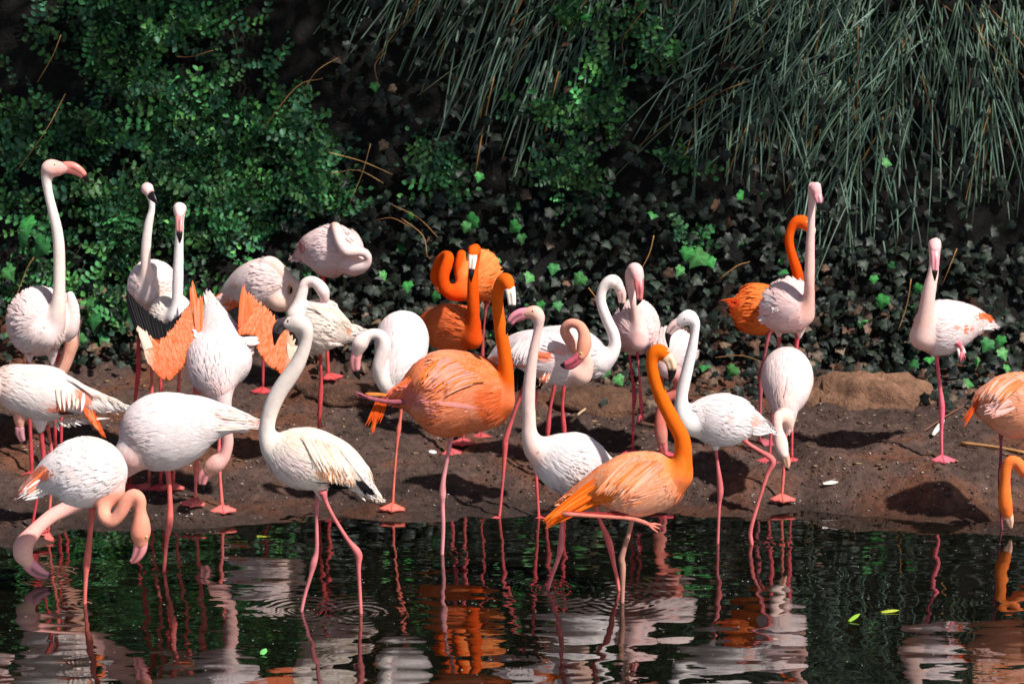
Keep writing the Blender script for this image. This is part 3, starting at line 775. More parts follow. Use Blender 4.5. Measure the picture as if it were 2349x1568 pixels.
bird(id='V', panel='Y3', yw=1185, scheme='white', colors=dict(nlo=(244, 202, 186), nhi=(240, 160, 134), hd=(241, 162, 132), b=(247, 226, 224)),
     label='preening flamingo with its neck looped into a ring and beak against its orange wing patch',
     trunk=[(78, 892, .08, 10), (160, 845, .07, 55), (280, 800, .05, 120), (430, 800, .02, 180), (590, 850, 0, 205), (720, 920, -.02, 155), (820, 965, -.04, 95), (870, 975, -.05, 40)],
     neck=[(830, 965, 105, -.05), (875, 890, 66, -.06), (850, 815, 50, -.07), (775, 745, 46, -.1), (715, 670, 42, -.13), (705, 610, 38, -.15), (752, 572, 37, -.17), (820, 592, 40, -.19), (856, 660, 48, -.21), (858, 730, 58, -.22), (846, 790, 52, -.23), (832, 825, 40, -.24)],
     beak=[(832, 820, 40), (790, 865, 42), (745, 895, 42), (705, 902, 30), (668, 900, 6)], tip=.74, beakc=(206, 96, 112), eyes=[(830, 808)],
     paint=[(560, 835, 70, 40, CORAL, .95), (640, 800, 60, 22, CORAL, .5), (120, 880, 60, 30, CORAL, .8), (345, 915, 60, 18, CORAL, .8), (270, 860, 14, 90, CORAL, .5), (540, 1010, 50, 60, (244, 160, 130), .6)],
     plumes=[('Y3', (300, 880), (560, 960), (300, 1120), (500, 1110), 30, .022, [BLACK, (26, 22, 24)], 0, -.1), ('Y3', (560, 890), (620, 940), (480, 1070), (560, 1050), 16, .016, [WHITE, (246, 180, 150), CORAL], 0, -.14),
             ('Y3', (380, 660), (520, 700), (240, 880), (420, 900), 18, .02, [WHITE, (248, 228, 228)], -20, -.12, .02)],
     legs=[dict(p=[('Y2', [(1000, 330, 24), (972, 405, 13), (930, 520, 11), (888, 650, 18), (884, 690, 18), (874, 850, 10), (850, 1100, 9)])], c=(214, 96, 96)), dict(p=[('Y2', [(1062, 330, 20), (1056, 420, 12), (1050, 560, 10), (1056, 700, 16), (1062, 860, 10), (1076, 1085, 9)])], c=(214, 90, 92))])
bird(id='W', panel='Y3', yw=1128, scheme='white', label='white flamingo behind the preening one, neck curved and beak bent down',
     colors=dict(nlo=WHITE, nhi=(249, 234, 226), hd=(248, 226, 216)),
     trunk=[(430, 690, .14, 20), (500, 690, .12, 70), (600, 705, .1, 115), (750, 755, .06, 165), (880, 830, .02, 172), (990, 880, 0, 125), (1050, 890, -.01, 60)],
     neck=[(990, 870, 110, 0), (1070, 815, 66, -.02), (1098, 740, 52, -.02), (1084, 650, 47), (1042, 560, 44), (1006, 470, 42), (986, 390, 40), (998, 312, 40), (1035, 260, 46), (1080, 244, 56), (1115, 268, 48), (1132, 300, 38)],
     beak=[(1132, 298, 40), (1150, 350, 36), (1151, 395, 29), (1148, 432, 21), (1140, 482, 4)], tip=.58, beakc=(246, 196, 186), eyes=[(1122, 252)],
     legs=[dict(p=[('Y2', [(1172, 280, 20), (1165, 350, 12), (1142, 470, 10), (1130, 580, 16), (1126, 660, 10), (1124, 850, 9)])], end=G_, c=(208, 84, 88)), dict(p=[('Y2', [(1220, 290, 20), (1218, 360, 12), (1211, 470, 10), (1219, 580, 16), (1222, 660, 10), (1218, 850, 9)])], end=G_, c=(206, 80, 86))])
bird(id='X', panel='Y3', yw=1094, scheme='pink', colors=dict(nlo=(240, 186, 172), nhi=(246, 212, 204), hd=(242, 180, 178)),
     label='round pink flamingo facing front with rosy beak pointing down and one foot lifted',
     trunk=[(1300, 440, .28, 30, 40), (1285, 510, .18, 125, 135), (1265, 600, .04, 212, 180), (1265, 645, -.07, 185, 158), (1270, 695, -.14, 110, 105), (1272, 720, -.17, 45, 45)],
     neck=[(1275, 705, 90, -.14), (1275, 610, 48, -.16), (1263, 500, 39, -.15), (1246, 400, 37, -.14), (1226, 310, 38, -.12), (1211, 230, 37, -.12), (1218, 175, 42, -.12), (1255, 152, 57, -.14), (1276, 200, 50, -.18), (1284, 238, 40, -.2)],
     beak=[(1283, 232, 40, -.2), (1288, 300, 34, -.23), (1290, 350, 28, -.24), (1286, 392, 23, -.25), (1268, 434, 4, -.24)], tip=.68, beakc=(206, 112, 112),
     paint=[(1265, 700, 80, 60, (236, 170, 160), .5)],
     tubes=[[(1215, 740, 60, 0), (1213, 815, 18, 0)]],
     legs=[dict(p=[(1214, 770, 28), (1214, 830, 13), (1232, 990, 11), (1250, 1140, 20), (1242, 1260, 11), (1240, 1400, 11), (1236, 1585, 11)], end=G_, c=(206, 80, 92)), dict(p=[(1272, 770, 22), (1276, 830, 11), (1290, 1000, 10), (1298, 1150, 13), (1306, 1215, 18), (1304, 1270, 14)], end='toes', c=(216, 92, 102), dy=-.06)])
bird(id='Yb', panel='Y3', yw=1102, scheme='pale', colors=dict(nlo=(214, 120, 104), nhi=(206, 112, 96), hd=(220, 140, 124), b=(249, 226, 220)),
     label='pale flamingo hidden behind two curved necks, its own reddish neck looping low',
     trunk=[(1580, 640, .22, 30, 50), (1565, 700, .15, 95, 145), (1535, 800, .03, 175, 192), (1510, 870, -.04, 145, 155), (1490, 930, -.09, 85, 90), (1485, 955, -.11, 40, 40)],
     neck=[(1510, 930, 85, -.08), (1585, 990, 58, -.08), (1602, 1080, 46, -.06), (1555, 1130, 46, -.06), (1500, 1160, 44, -.06), (1465, 1250, 44, -.08), (1452, 1350, 46, -.1), (1458, 1430, 54, -.1), (1466, 1490, 46, -.1)],
     beak=[(1466, 1490, 42), (1476, 1550, 36), (1490, 1610, 18), (1500, 1640, 4)], beakc=(226, 120, 120),
     legs=[dict(p=[(1470, 930, 26), (1466, 1040, 14), (1468, 1200, 12), (1470, 1300, 18), (1466, 1420, 12), (1464, 1590, 12)], end=G_, c=(214, 84, 98), dy=-.05)])
bird(id='Z', panel='X1', yw=1245, scheme='white', colors=dict(nlo=(250, 238, 230), nhi=(250, 240, 236), hd=(249, 236, 230)), eyec=(150, 120, 100),
     label='bright white flamingo striding along the shore with its hind leg bent, beak lowered',
     trunk=[(784, 820, .04, 5), (725, 788, .03, 34), (640, 768, .02, 84), (550, 757, .01, 138), (450, 752, 0, 148), (360, 748, 0, 122), (290, 742, -.01, 78), (255, 735, -.01, 36)],
     neck=[(300, 765, 88, -.01), (258, 712, 54), (249, 640, 40), (262, 560, 36), (281, 480, 34), (299, 400, 32), (316, 320, 29), (326, 250, 27), (324, 200, 34), (295, 168, 44), (262, 182, 40), (240, 198, 32)],
     beak=[(246, 196, 34), (206, 222, 30), (180, 256, 22), (173, 292, 14), (178, 342, 3)], tip=.5, beakc=(244, 206, 196), eyes=[(268, 178)],
     tubes=[[(440, 830, 60, 0), (445, 915, 20, 0)]],
     paint=[(690, 765, 38, 45, (248, 170, 150), .8), (740, 770, 16, 10, (40, 30, 30), .7), (490, 740, 14, 18, (248, 180, 176), .8), (640, 700, 60, 40, (248, 218, 210), .6), (300, 830, 100, 30, (246, 228, 206), .4)],
     plumes=[('X1', (640, 780), (660, 840), (786, 815), (745, 825), 12, .018, [WHITE], 10, -.04, .05)],
     legs=[dict(p=[(442, 880, 24), (447, 930, 12), (457, 1010, 11), (472, 1150, 20), (465, 1250, 11), (458, 1450, 9)], c=(214, 110, 112)), dict(p=[(590, 845, 26), (625, 885, 14), (690, 926, 13), (772, 985, 20), (738, 1070, 13), (690, 1220, 11), (645, 1380, 13), (650, 1455, 12)], c=(228, 118, 116), dy=-.02)])
bird(id='G', panel='Y4', yw=1380, scheme='oran2', dens=8000, fl=1.3,
     label='bright orange flamingo at the front with long drooping orange tail and neck arched over',
     trunk=[(235, 965, .03, 8), (320, 928, .02, 40), (400, 905, .01, 78), (480, 893, 0, 120), (580, 890, 0, 156), (680, 872, 0, 148), (770, 850, -.01, 115), (830, 825, -.02, 50)],
     neck=[('Y4', [(800, 840, 80, -.02), (822, 765, 50, -.03)]), ('Y3', [(1625, 1480, 66, -.03), (1545, 1320, 60, -.03), (1472, 1180, 56), (1412, 1020, 52), (1386, 900, 48), (1394, 825, 50), (1424, 788, 54), (1466, 802, 58), (1500, 840, 46)])],
     bpanel='Y3', beak=[(1500, 835, 46, -.05), (1530, 870, 42, -.06), (1544, 920, 38, -.07), (1541, 975, 28), (1524, 1042, 4)], tip=.52, beakc=(247, 204, 164), eyes=[(1508, 795)],
     paint=[(780, 800, 60, 60, (244, 132, 44), .6), (400, 950, 70, 50, (246, 130, 30), .8), (620, 1020, 90, 30, (246, 176, 150), .5)],
     plumes=[('Y4', (430, 830), (420, 985), (150, 1060), (170, 1095), 34, .016, [(244, 114, 16), (240, 100, 12), (247, 140, 52)], -10, -.05, .04),
             ('Y4', (600, 740), (760, 790), (400, 930), (560, 960), 36, .019, [(250, 172, 128), (247, 134, 66), (251, 194, 164), (249, 158, 106)], -30, -.1, .03),
             ('Y4', (800, 880), (700, 990), (560, 950), (490, 1030), 30, .02, [(249, 160, 116), (250, 180, 150), (247, 146, 96)], -8, -.1, .03)],
     legs=[dict(p=[(590, 1010, 32), (574, 1065, 15), (560, 1130, 12), (527, 1240, 16), (532, 1290, 16), (530, 1460, 10)], c=(196, 140, 120)),
           dict(p=[(560, 1030, 22), (460, 1035, 15), (330, 1030, 13), (240, 1028, 13)], end='x', c=(150, 50, 46), dy=-.06),
           dict(p=[(238, 1030, 12), (420, 1042, 10), (560, 1052, 11), (625, 1068, 12), (655, 1080, 10)], end='toes', c=(226, 130, 112), dy=-.075)])
bird(id='O', panel='X2', yw=1078, scheme='deep', label='orange flamingo turned away, neck arched behind the tall pink bird',
     colors=dict(a=(240, 104, 26), b=(244, 130, 50)),
     trunk=[(170, 1100, .0, 20), (215, 1120, .0, 110), (310, 1140, .02, 192), (410, 1150, .06, 195), (510, 1140, .1, 160), (600, 1120, .14, 90), (640, 1100, .16, 40)],
     neck=[(610, 1090, 100, .13), (675, 960, 52, .14), (662, 850, 45, .14), (630, 750, 39), (606, 660, 37), (600, 580, 36), (622, 505, 38), (662, 462, 46), (708, 465, 54), (738, 495, 44)],
     beak=[(740, 500, 38), (780, 525, 30), (792, 555, 14), (792, 580, 4)], tip=.8, beakc=(246, 216, 190), eyes=[(734, 465)],
     plumes=[('X2', (200, 1060), (220, 1120), (60, 1072), (130, 1130), 6, .012, [DEEP, (200, 60, 30)], -10, -.02)],
     legs=[dict(p=[('X2', [(450, 1290, 40), (440, 1350, 18), (410, 1500, 13)]), ('X1', [(715, 430, 10), (704, 520, 16), (700, 700, 9), (697, 885, 8)])], end=G_, c=(186, 96, 104), h=60)])
bird(id='U', panel='X2', yw=1110, scheme='pink', colors=dict(nlo=(244, 184, 166), nhi=(248, 206, 198), hd=(244, 178, 178)),
     label='tallest pink flamingo with straight upright neck in front of an orange one',
     trunk=[(540, 940, .22, 40, 50), (565, 1030, .14, 120, 135), (598, 1125, .02, 198, 205), (640, 1170, -.06, 172, 160), (705, 1215, -.13, 112, 92), (730, 1230, -.16, 45, 45)],
     neck=[(722, 1200, 85, -.11), (754, 1070, 54, -.14), (760, 930, 44, -.17), (762, 800, 40), (765, 680, 37), (770, 560, 33), (775, 440, 30), (778, 340, 30), (788, 260, 38), (798, 190, 51, -.18), (815, 225, 42, -.2), (822, 255, 34, -.21)],
     beak=[(822, 250, 35, -.21), (832, 285, 29, -.23), (836, 322, 22, -.24), (833, 362, 15), (830, 398, 3)], tip=.42, beakc=(240, 160, 168),
     tubes=[[(520, 1270, 60, .03), (521, 1370, 18, .03)], [(690, 1260, 62, -.02), (678, 1370, 22, -.02)]],
     paint=[(430, 1200, 14, 26, (190, 90, 70), .8), (480, 1110, 40, 60, WHITE, .7), (740, 1180, 60, 90, (243, 178, 158), .6)],
     plumes=[('X2', (430, 1190), (450, 1240), (345, 1215), (370, 1265), 8, .016, [WHITE, PALE], 0, -.06), ('X2', (440, 1080), (470, 1060), (480, 1180), (530, 1170), 6, .018, [WHITE], 0, -.17)],
     legs=[dict(p=[('X1', [(808, 240, 20), (806, 300, 11), (796, 500, 11), (785, 600, 16), (762, 830, 9), (752, 985, 9)])], end=G_, c=(222, 96, 104), dy=.03, h=-20), dict(p=[('X1', [(918, 240, 24), (908, 320, 13), (896, 520, 11), (890, 620, 17), (882, 800, 9), (879, 990, 9)])], end=G_, c=(222, 92, 100), dy=-.02, h=10)])
bird(id='AA', panel='X1', yw=1162, scheme='pink', vert=True, colors=dict(a=(246, 212, 206), b=(249, 230, 226), nlo=(247, 200, 182), nhi=(247, 206, 192), hd=(247, 214, 202)),
     label='pink flamingo bowed towards the viewer, its head hanging to the muddy edge',
     trunk=[(856, 364, .30, 20, 35), (856, 395, .26, 70, 92), (853, 460, .16, 115, 138), (853, 540, .06, 128, 146), (850, 620, -.02, 112, 118), (842, 700, -.08, 80, 74), (846, 780, -.11, 52, 48), (852, 840, -.12, 24, 24)],
     neck=[(846, 770, 54, -.12), (832, 738, 44, -.18), (805, 730, 32, -.22), (796, 770, 30, -.24), (800, 815, 31, -.25), (812, 865, 40, -.26), (822, 912, 40, -.28), (836, 948, 28, -.3)],
     beak=[(836, 945, 27), (848, 985, 22), (852, 1015, 17), (848, 1044, 5)], tip=.75, beakc=(240, 176, 150),
     paint=[(850, 640, 60, 60, (247, 206, 190), .5)],
     legs=[dict(p=[(848, 700, 26), (846, 820, 11), (838, 960, 10), (833, 1050, 10), (822, 1195, 9)], end=G_, c=(236, 116, 106), dy=.02)])
bird(id='R', panel='X3', yw=1125, scheme='pale', colors=dict(nlo=(246, 196, 178), nhi=(248, 212, 204), hd=(246, 190, 188), b=(250, 236, 234)),
     label='pink flamingo on one straight leg at the edge of the muddy ledge, orange tail tip',
     trunk=[(684, 640, .12, 8), (625, 622, .1, 45), (545, 622, .06, 98), (450, 642, .02, 142), (360, 662, -.03, 155), (290, 685, -.07, 125), (250, 700, -.1, 65)],
     neck=[(272, 705, 82, -.09), (283, 610, 52, -.12), (298, 510, 42, -.13), (314, 420, 37, -.13), (330, 350, 32, -.12), (337, 290, 29, -.1), (340, 225, 33, -.1), (340, 172, 39, -.12), (342, 205, 34, -.16)],
     beak=[(342, 205, 30, -.16), (343, 260, 23, -.2), (342, 310, 20, -.22), (341, 348, 14, -.23), (341, 390, 3, -.22)], tip=.6, beakc=(244, 160, 166),
     paint=[(645, 595, 36, 24, CORAL, .95), (530, 670, 10, 28, CORAL, .9), (575, 665, 8, 18, CORAL, .9), (612, 600, 10, 40, (250, 150, 120), .7), (445, 660, 10, 14, (250, 150, 130), .8)],
     plumes=[('X3', (420, 560), (560, 560), (500, 700), (610, 690), 20, .017, [WHITE, (248, 226, 224)], -16, -.12, .05), ('X3', (430, 690), (470, 740), (520, 800), (480, 830), 14, .018, [WHITE, PALE], 0, -.13, .02), ('X3', (600, 630), (610, 660), (685, 640), (680, 662), 6, .02, [WHITE, CREAM], 0, .03, .05), ('X3', (590, 575), (610, 610), (670, 595), (684, 640), 8, .014, [CORAL], -10, .02, .05)],
     legs=[dict(p=[(348, 780, 26), (352, 830, 13), (368, 980, 11), (381, 1110, 19), (378, 1250, 11), (381, 1403, 9)], end=G_, c=(240, 112, 128)), dict(p=[(470, 740, 22), (492, 775, 10), (494, 790, 9)], end='toes', c=(240, 130, 140), dy=-.1)])
bird(id='BB', panel='X3', yw=1215, scheme='oran2', colors=dict(a=(244, 150, 96), b=(250, 186, 164), nlo=(242, 128, 92), nhi=(243, 124, 52), hd=(243, 120, 50)),
     label='orange-pink flamingo with dipped neck arching down to the water by the broken stick',
     trunk=[(570, 1075, .05, 20), (610, 1080, .05, 82), (680, 1085, .04, 140), (770, 1092, .02, 180), (870, 1110, 0, 182), (960, 1130, -.03, 130), (1010, 1140, -.05, 60)],
     neck=[('X3', [(960, 1150, 110, -.05), (1020, 1220, 66, -.07)]), ('X4', [(560, 500, 40, -.08), (530, 575, 34, -.08), (470, 570, 30, -.08), (435, 530, 29, -.08), (400, 520, 26, -.08), (380, 560, 26), (376, 620, 26), (374, 680, 32), (378, 728, 34), (388, 768, 26)])],
     bpanel='X4', beak=[(388, 765, 24), (398, 800, 19), (405, 838, 5)], tip=.97, beakc=(246, 190, 160),
     plumes=[('X3', (600, 1030), (590, 1090), (510, 1160), (505, 1220), 10, .014, [DEEP, (200, 80, 40)], 10, -.03), ('X3', (720, 930), (880, 960), (590, 1080), (720, 1090), 22, .02, [(250, 200, 180), (246, 150, 90)], -30, -.15, .02), ('X3', (760, 1050), (820, 1120), (600, 1110), (660, 1180), 12, .024, [(248, 200, 190), (246, 180, 160)], -10, -.16, .03)],
     legs=[dict(p=[('X4', [(358, 385, 16), (357, 430, 8), (355, 520, 8), (352, 605, 12), (354, 720, 7), (363, 845, 6)])], c=(150, 76, 90), dy=.03)])
for b in BIRDS:
    prepare(b)
# ------------------------------------------------------------------ ground: pond bed, muddy bank, embankment in one sheet
_sh = np.array([(-900, 1245), (-300, 1240), (0, 1236), (130, 1240), (250, 1222), (350, 1212), (450, 1203), (560, 1198), (700, 1192), (900, 1188), (1050, 1192), (1200, 1185), (1350, 1172), (1480, 1168), (1600, 1180), (1720, 1180), (1850, 1172), (1980, 1186), (2150, 1196), (2349, 1192), (2700, 1190), (3300, 1190)], float)
_shY = np.array([ground_depth(y) for y in _sh[:, 1]])
_shX = np.array([at_depth(x, y, Y)[0] for (x, y), Y in zip(_sh, _shY)])

def smooth(t):
    t = np.clip(t, 0, 1); return t * t * (3 - 2 * t)

def terrain0(X, Y):
    X = np.asarray(X, float); Y = np.asarray(Y, float)
    ys = np.interp(X, _shX, _shY) + .05 * fbm(X * 2.3, 3.1, 0, 3)
    d = Y - ys
    wr = smooth((X - .9) / .9)
    left = .12 * smooth(d / 1.1) + .10 * np.clip(d - .6, 0, 9)
    right = .20 * smooth((d + .04) / .58) + .05 * np.clip(d - .6, 0, 9)
    z = np.where(d > 0, left * (1 - wr) + right * wr, np.maximum(d * .22, -.34))
    lump = .020 * fbm(X * 5, Y * 5, 0, 4) + .020 * np.abs(fbm(X * 15, Y * 15, 2.0, 3))
    z = z + lump * smooth((d + .05) / .25)
    yb = 15.72 + .14 * fbm(X * 1.1, 7.7, 0, 3) + .06 * np.exp(-((X - 2.3) / .6) ** 2)
    e = Y - yb
    z = z + 2.3 * np.clip(e, 0, 1.55) + .16 * np.clip(e - 1.55, 0, 50) * (e < 12) + (e >= 12) * 1.7
    z = z + .11 * smooth((e + .35) / .5)
    # near side bank far below the viewpoint
    n = np.clip((3.2 - Y) / 2.2, 0, 1)
    return z + smooth(n) * 1.9

_F = np.array(FEET)
_G = np.exp(-(((_F[:, None, :2] - _F[None, :, :2]) ** 2).sum(2)) / (2 * .12 ** 2))
_w = np.linalg.solve(_G + np.eye(len(_F)) * .02, _F[:, 2] - terrain0(_F[:, 0], _F[:, 1]))

def terrain(X, Y):
    X = np.asarray(X, float); Y = np.asarray(Y, float)
    z = terrain0(X, Y)
    for (fx, fy, fz), w in zip(_F, _w):
        z = z + w * np.exp(-((X - fx) ** 2 + (Y - fy) ** 2) / (2 * .12 ** 2))
    return z

_hx, _hy = np.arange(-9, 9.01, .03), np.arange(12.3, 19.6, .03)
_HZ = terrain(*np.meshgrid(_hx, _hy))
def terrain_c(X, Y):
    """the same ground, read from a fine table"""
    fx = np.clip((np.asarray(X, float) + 9) / .03, 0, len(_hx) - 1.001); fy = np.clip((np.asarray(Y, float) - 12.3) / .03, 0, len(_hy) - 1.001)
    ix, iy = fx.astype(int), fy.astype(int); fx = fx - ix; fy = fy - iy
    return (_HZ[iy, ix] * (1 - fx) + _HZ[iy, ix + 1] * fx) * (1 - fy) + (_HZ[iy + 1, ix] * (1 - fx) + _HZ[iy + 1, ix + 1] * fx) * fy

def terrain_hit(x, y, lo=13.0, hi=19.0, n=140):
    """where the rays through picture points first meet the ground"""
    d = ray(x, y)
    hit = np.full(len(d), hi)
    done = np.zeros(len(d), bool)
    for Y in np.linspace(lo, hi, n):
        p = CAM + d * (Y / d[:, 1])[:, None]
        u = (~done) & (p[:, 2] < terrain_c(p[:, 0], np.full(len(d), Y)))
        hit[u] = Y; done |= u
    return CAM + d * (hit / d[:, 1])[:, None]

gx = np.concatenate([[-60, -30, -15, -9, -6], np.arange(-4.4, 4.4, .022), [4.5, 6, 9, 15, 30, 60]])
gy = np.concatenate([[-40, -10, 0, 1, 2, 3, 5, 8, 10, 11, 12], np.arange(12.5, 15.95, .023), np.arange(15.95, 17.9, .06), [18.2, 19, 21, 25, 30, 40, 60]])
GX, GY = np.meshgrid(gx, gy)
GZ = terrain(GX, GY)
ny, nx = GX.shape
idx = np.arange(nx * ny).reshape(ny, nx)
F = np.stack([idx[:-1, :-1], idx[:-1, 1:], idx[1:, 1:], idx[1:, :-1]], -1).reshape(-1, 4)
V = np.stack([GX, GY, GZ], -1).reshape(-1, 3)
pn = fbm(V[:, 0] * 3, V[:, 1] * 3, 5.0, 4)[:, None]
pf = fbm(V[:, 0] * 22, V[:, 1] * 22, 1.0, 3)[:, None]
soil = lin((88, 68, 60)) * (1 + .35 * pn + .25 * pf)
redd = lin((104, 66, 48)) * (1 + .3 * pf)
C = soil * (1 - smooth(pn * 1.2)) + redd * smooth(pn * 1.2)
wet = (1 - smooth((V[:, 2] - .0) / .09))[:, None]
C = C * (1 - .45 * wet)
humus_shade = smooth((V[:, 1] - 15.55 - .15 * pn[:, 0]) / .3)[:, None]  # dark humus, with the deep shade between the leaves painted into its colour
C = C * (1 - humus_shade) + lin((20, 17, 14)) * (1 + .3 * pf) * humus_shade
M_SOIL = col_mat('muddy_soil', .85, .25, .5, 26, 1.0, 34)
M_SOIL.node_tree.nodes['Bump'].inputs['Distance'].default_value = .028
for q in M_SOIL.node_tree.nodes:
    if q.type == 'TEX_NOISE': q.inputs['Detail'].default_value = 9.0; q.inputs['Roughness'].default_value = .62
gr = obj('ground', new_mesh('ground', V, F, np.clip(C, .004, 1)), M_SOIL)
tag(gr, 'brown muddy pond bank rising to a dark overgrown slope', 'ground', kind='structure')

# ------------------------------------------------------------------ water
m, nt, bs = nodes_of('pond_water')
bs.inputs['Base Color'].default_value = (.004, .004, .002, 1)
bs.inputs['Roughness'].default_value = .02
bs.inputs['IOR'].default_value = 2.3
tc = N_(nt, 'ShaderNodeTexCoord')
mp = N_(nt, 'ShaderNodeMapping'); mp.inputs['Scale'].default_value = (.75, 1.6, 1)
nt.links.new(tc.outputs['Object'], mp.inputs[0])
n1 = N_(nt, 'ShaderNodeTexNoise', Scale=2.6, Detail=1.2, Roughness=.4)
n2 = N_(nt, 'ShaderNodeTexNoise', Scale=9.0, Detail=1.5, Roughness=.45)
n3 = N_(nt, 'ShaderNodeTexNoise', Scale=1.1, Detail=1.0)
for q in (n1, n2): nt.links.new(mp.outputs[0], q.inputs['Vector'])
nt.links.new(tc.outputs['Object'], n3.inputs['Vector'])
def math_(op, a, b_=None, c=None):
    n = nt.nodes.new('ShaderNodeMath'); n.operation = op
    for i, v in enumerate((a, b_, c)):
        if v is None: continue
        if isinstance(v, (int, float)): n.inputs[i].default_value = v
        else: nt.links.new(v, n.inputs[i])
    return n.outputs[0]
# calm near the shore and in patches, livelier around the waders
patch = math_('SMOOTH_MIN', math_('MAXIMUM', math_('MULTIPLY_ADD', n3.outputs[0], 3.0, -.9), .12), 1.0, .2)
h = math_('ADD', math_('MULTIPLY', n1.outputs[0], .0078), math_('MULTIPLY', math_('MULTIPLY', n2.outputs[0], .0013), patch))
sepx = N_(nt, 'ShaderNodeSeparateXYZ'); nt.links.new(tc.outputs['Object'], sepx.inputs[0])
RINGS = []
for b in BIRDS:
    for leg in b.get('legs', []):
        if leg.get('end', 'water') == 'water': RINGS.append((leg['P'][-1], {'F': 1.0, 'T': 1.0, 'G': .8}.get(b['id'], .4)))
RINGS.append((at_depth(118, 1326, ground_depth(1320)), .9))
RINGS.append((at_depth(1722, 1245, ground_depth(1245)), .6))
for p, amp in RINGS:
    dx = math_('SUBTRACT', sepx.outputs[0], float(p[0])); dy = math_('SUBTRACT', sepx.outputs[1], float(p[1]))
    r = math_('SQRT', math_('ADD', math_('MULTIPLY', dx, dx), math_('MULTIPLY', dy, dy)))
    r = math_('ADD', r, math_('MULTIPLY', n2.outputs[0], .05))
    wv = math_('MULTIPLY', math_('SINE', math_('MULTIPLY', r, 125.0)), math_('MULTIPLY', math_('POWER', 2.718, math_('MULTIPLY', r, -9.5)), .0012 * amp))
    h = math_('ADD', h, wv)
bp = N_(nt, 'ShaderNodeBump', Strength=1.0, Distance=1.0)
nt.links.new(h, bp.inputs['Height']); nt.links.new(bp.outputs[0], bs.inputs['Normal'])
bs.inputs['IOR'].default_value = 1.33
bs.inputs['Specular IOR Level'].default_value = 0.0
gl = N_(nt, 'ShaderNodeBsdfGlossy', Roughness=.02)
fr = N_(nt, 'ShaderNodeFresnel', IOR=1.33)
nt.links.new(bp.outputs[0], gl.inputs['Normal']); nt.links.new(bp.outputs[0], fr.inputs['Normal'])
ms = N_(nt, 'ShaderNodeMixShader')
nt.links.new(math_('MINIMUM', math_('MULTIPLY', fr.outputs[0], 2.5), .95), ms.inputs[0])
nt.links.new(bs.outputs[0], ms.inputs[1]); nt.links.new(gl.outputs[0], ms.inputs[2])
nt.links.new(ms.outputs[0], [q for q in nt.nodes if q.type == 'OUTPUT_MATERIAL'][0].inputs[0])
wx = np.array([-40, -12, -6, -3, 0, 3, 6, 12, 40.]); wy = np.array([2.0, 6, 9, 11, 13, 14.9])
WX, WY = np.meshgrid(wx, wy)
ii = np.arange(WX.size).reshape(WX.shape)
wf = np.stack([ii[:-1, :-1], ii[:-1, 1:], ii[1:, 1:], ii[1:, :-1]], -1).reshape(-1, 4)
wo = obj('water', new_mesh('water', np.stack([WX, WY, 0 * WX], -1).reshape(-1, 3), wf), m)
tag(wo, 'dark rippled pond water reflecting the birds', 'water', kind='structure')

# ------------------------------------------------------------------ birds
for b in BIRDS:
    build(b)
BY = {b['id']: b for b in BIRDS}

# ---- half-open wings of the bowing bird
def in_poly(P, poly):
    x, y = P[:, 0], P[:, 1]; c = np.zeros(len(P), bool); n = len(poly)
    for i in range(n):
        x1, y1 = poly[i]; x2, y2 = poly[(i + 1) % n]
        c ^= ((y1 > y) != (y2 > y)) & (x < (x2 - x1) * (y - y1) / (y2 - y1 + 1e-9) + x1)
    return c

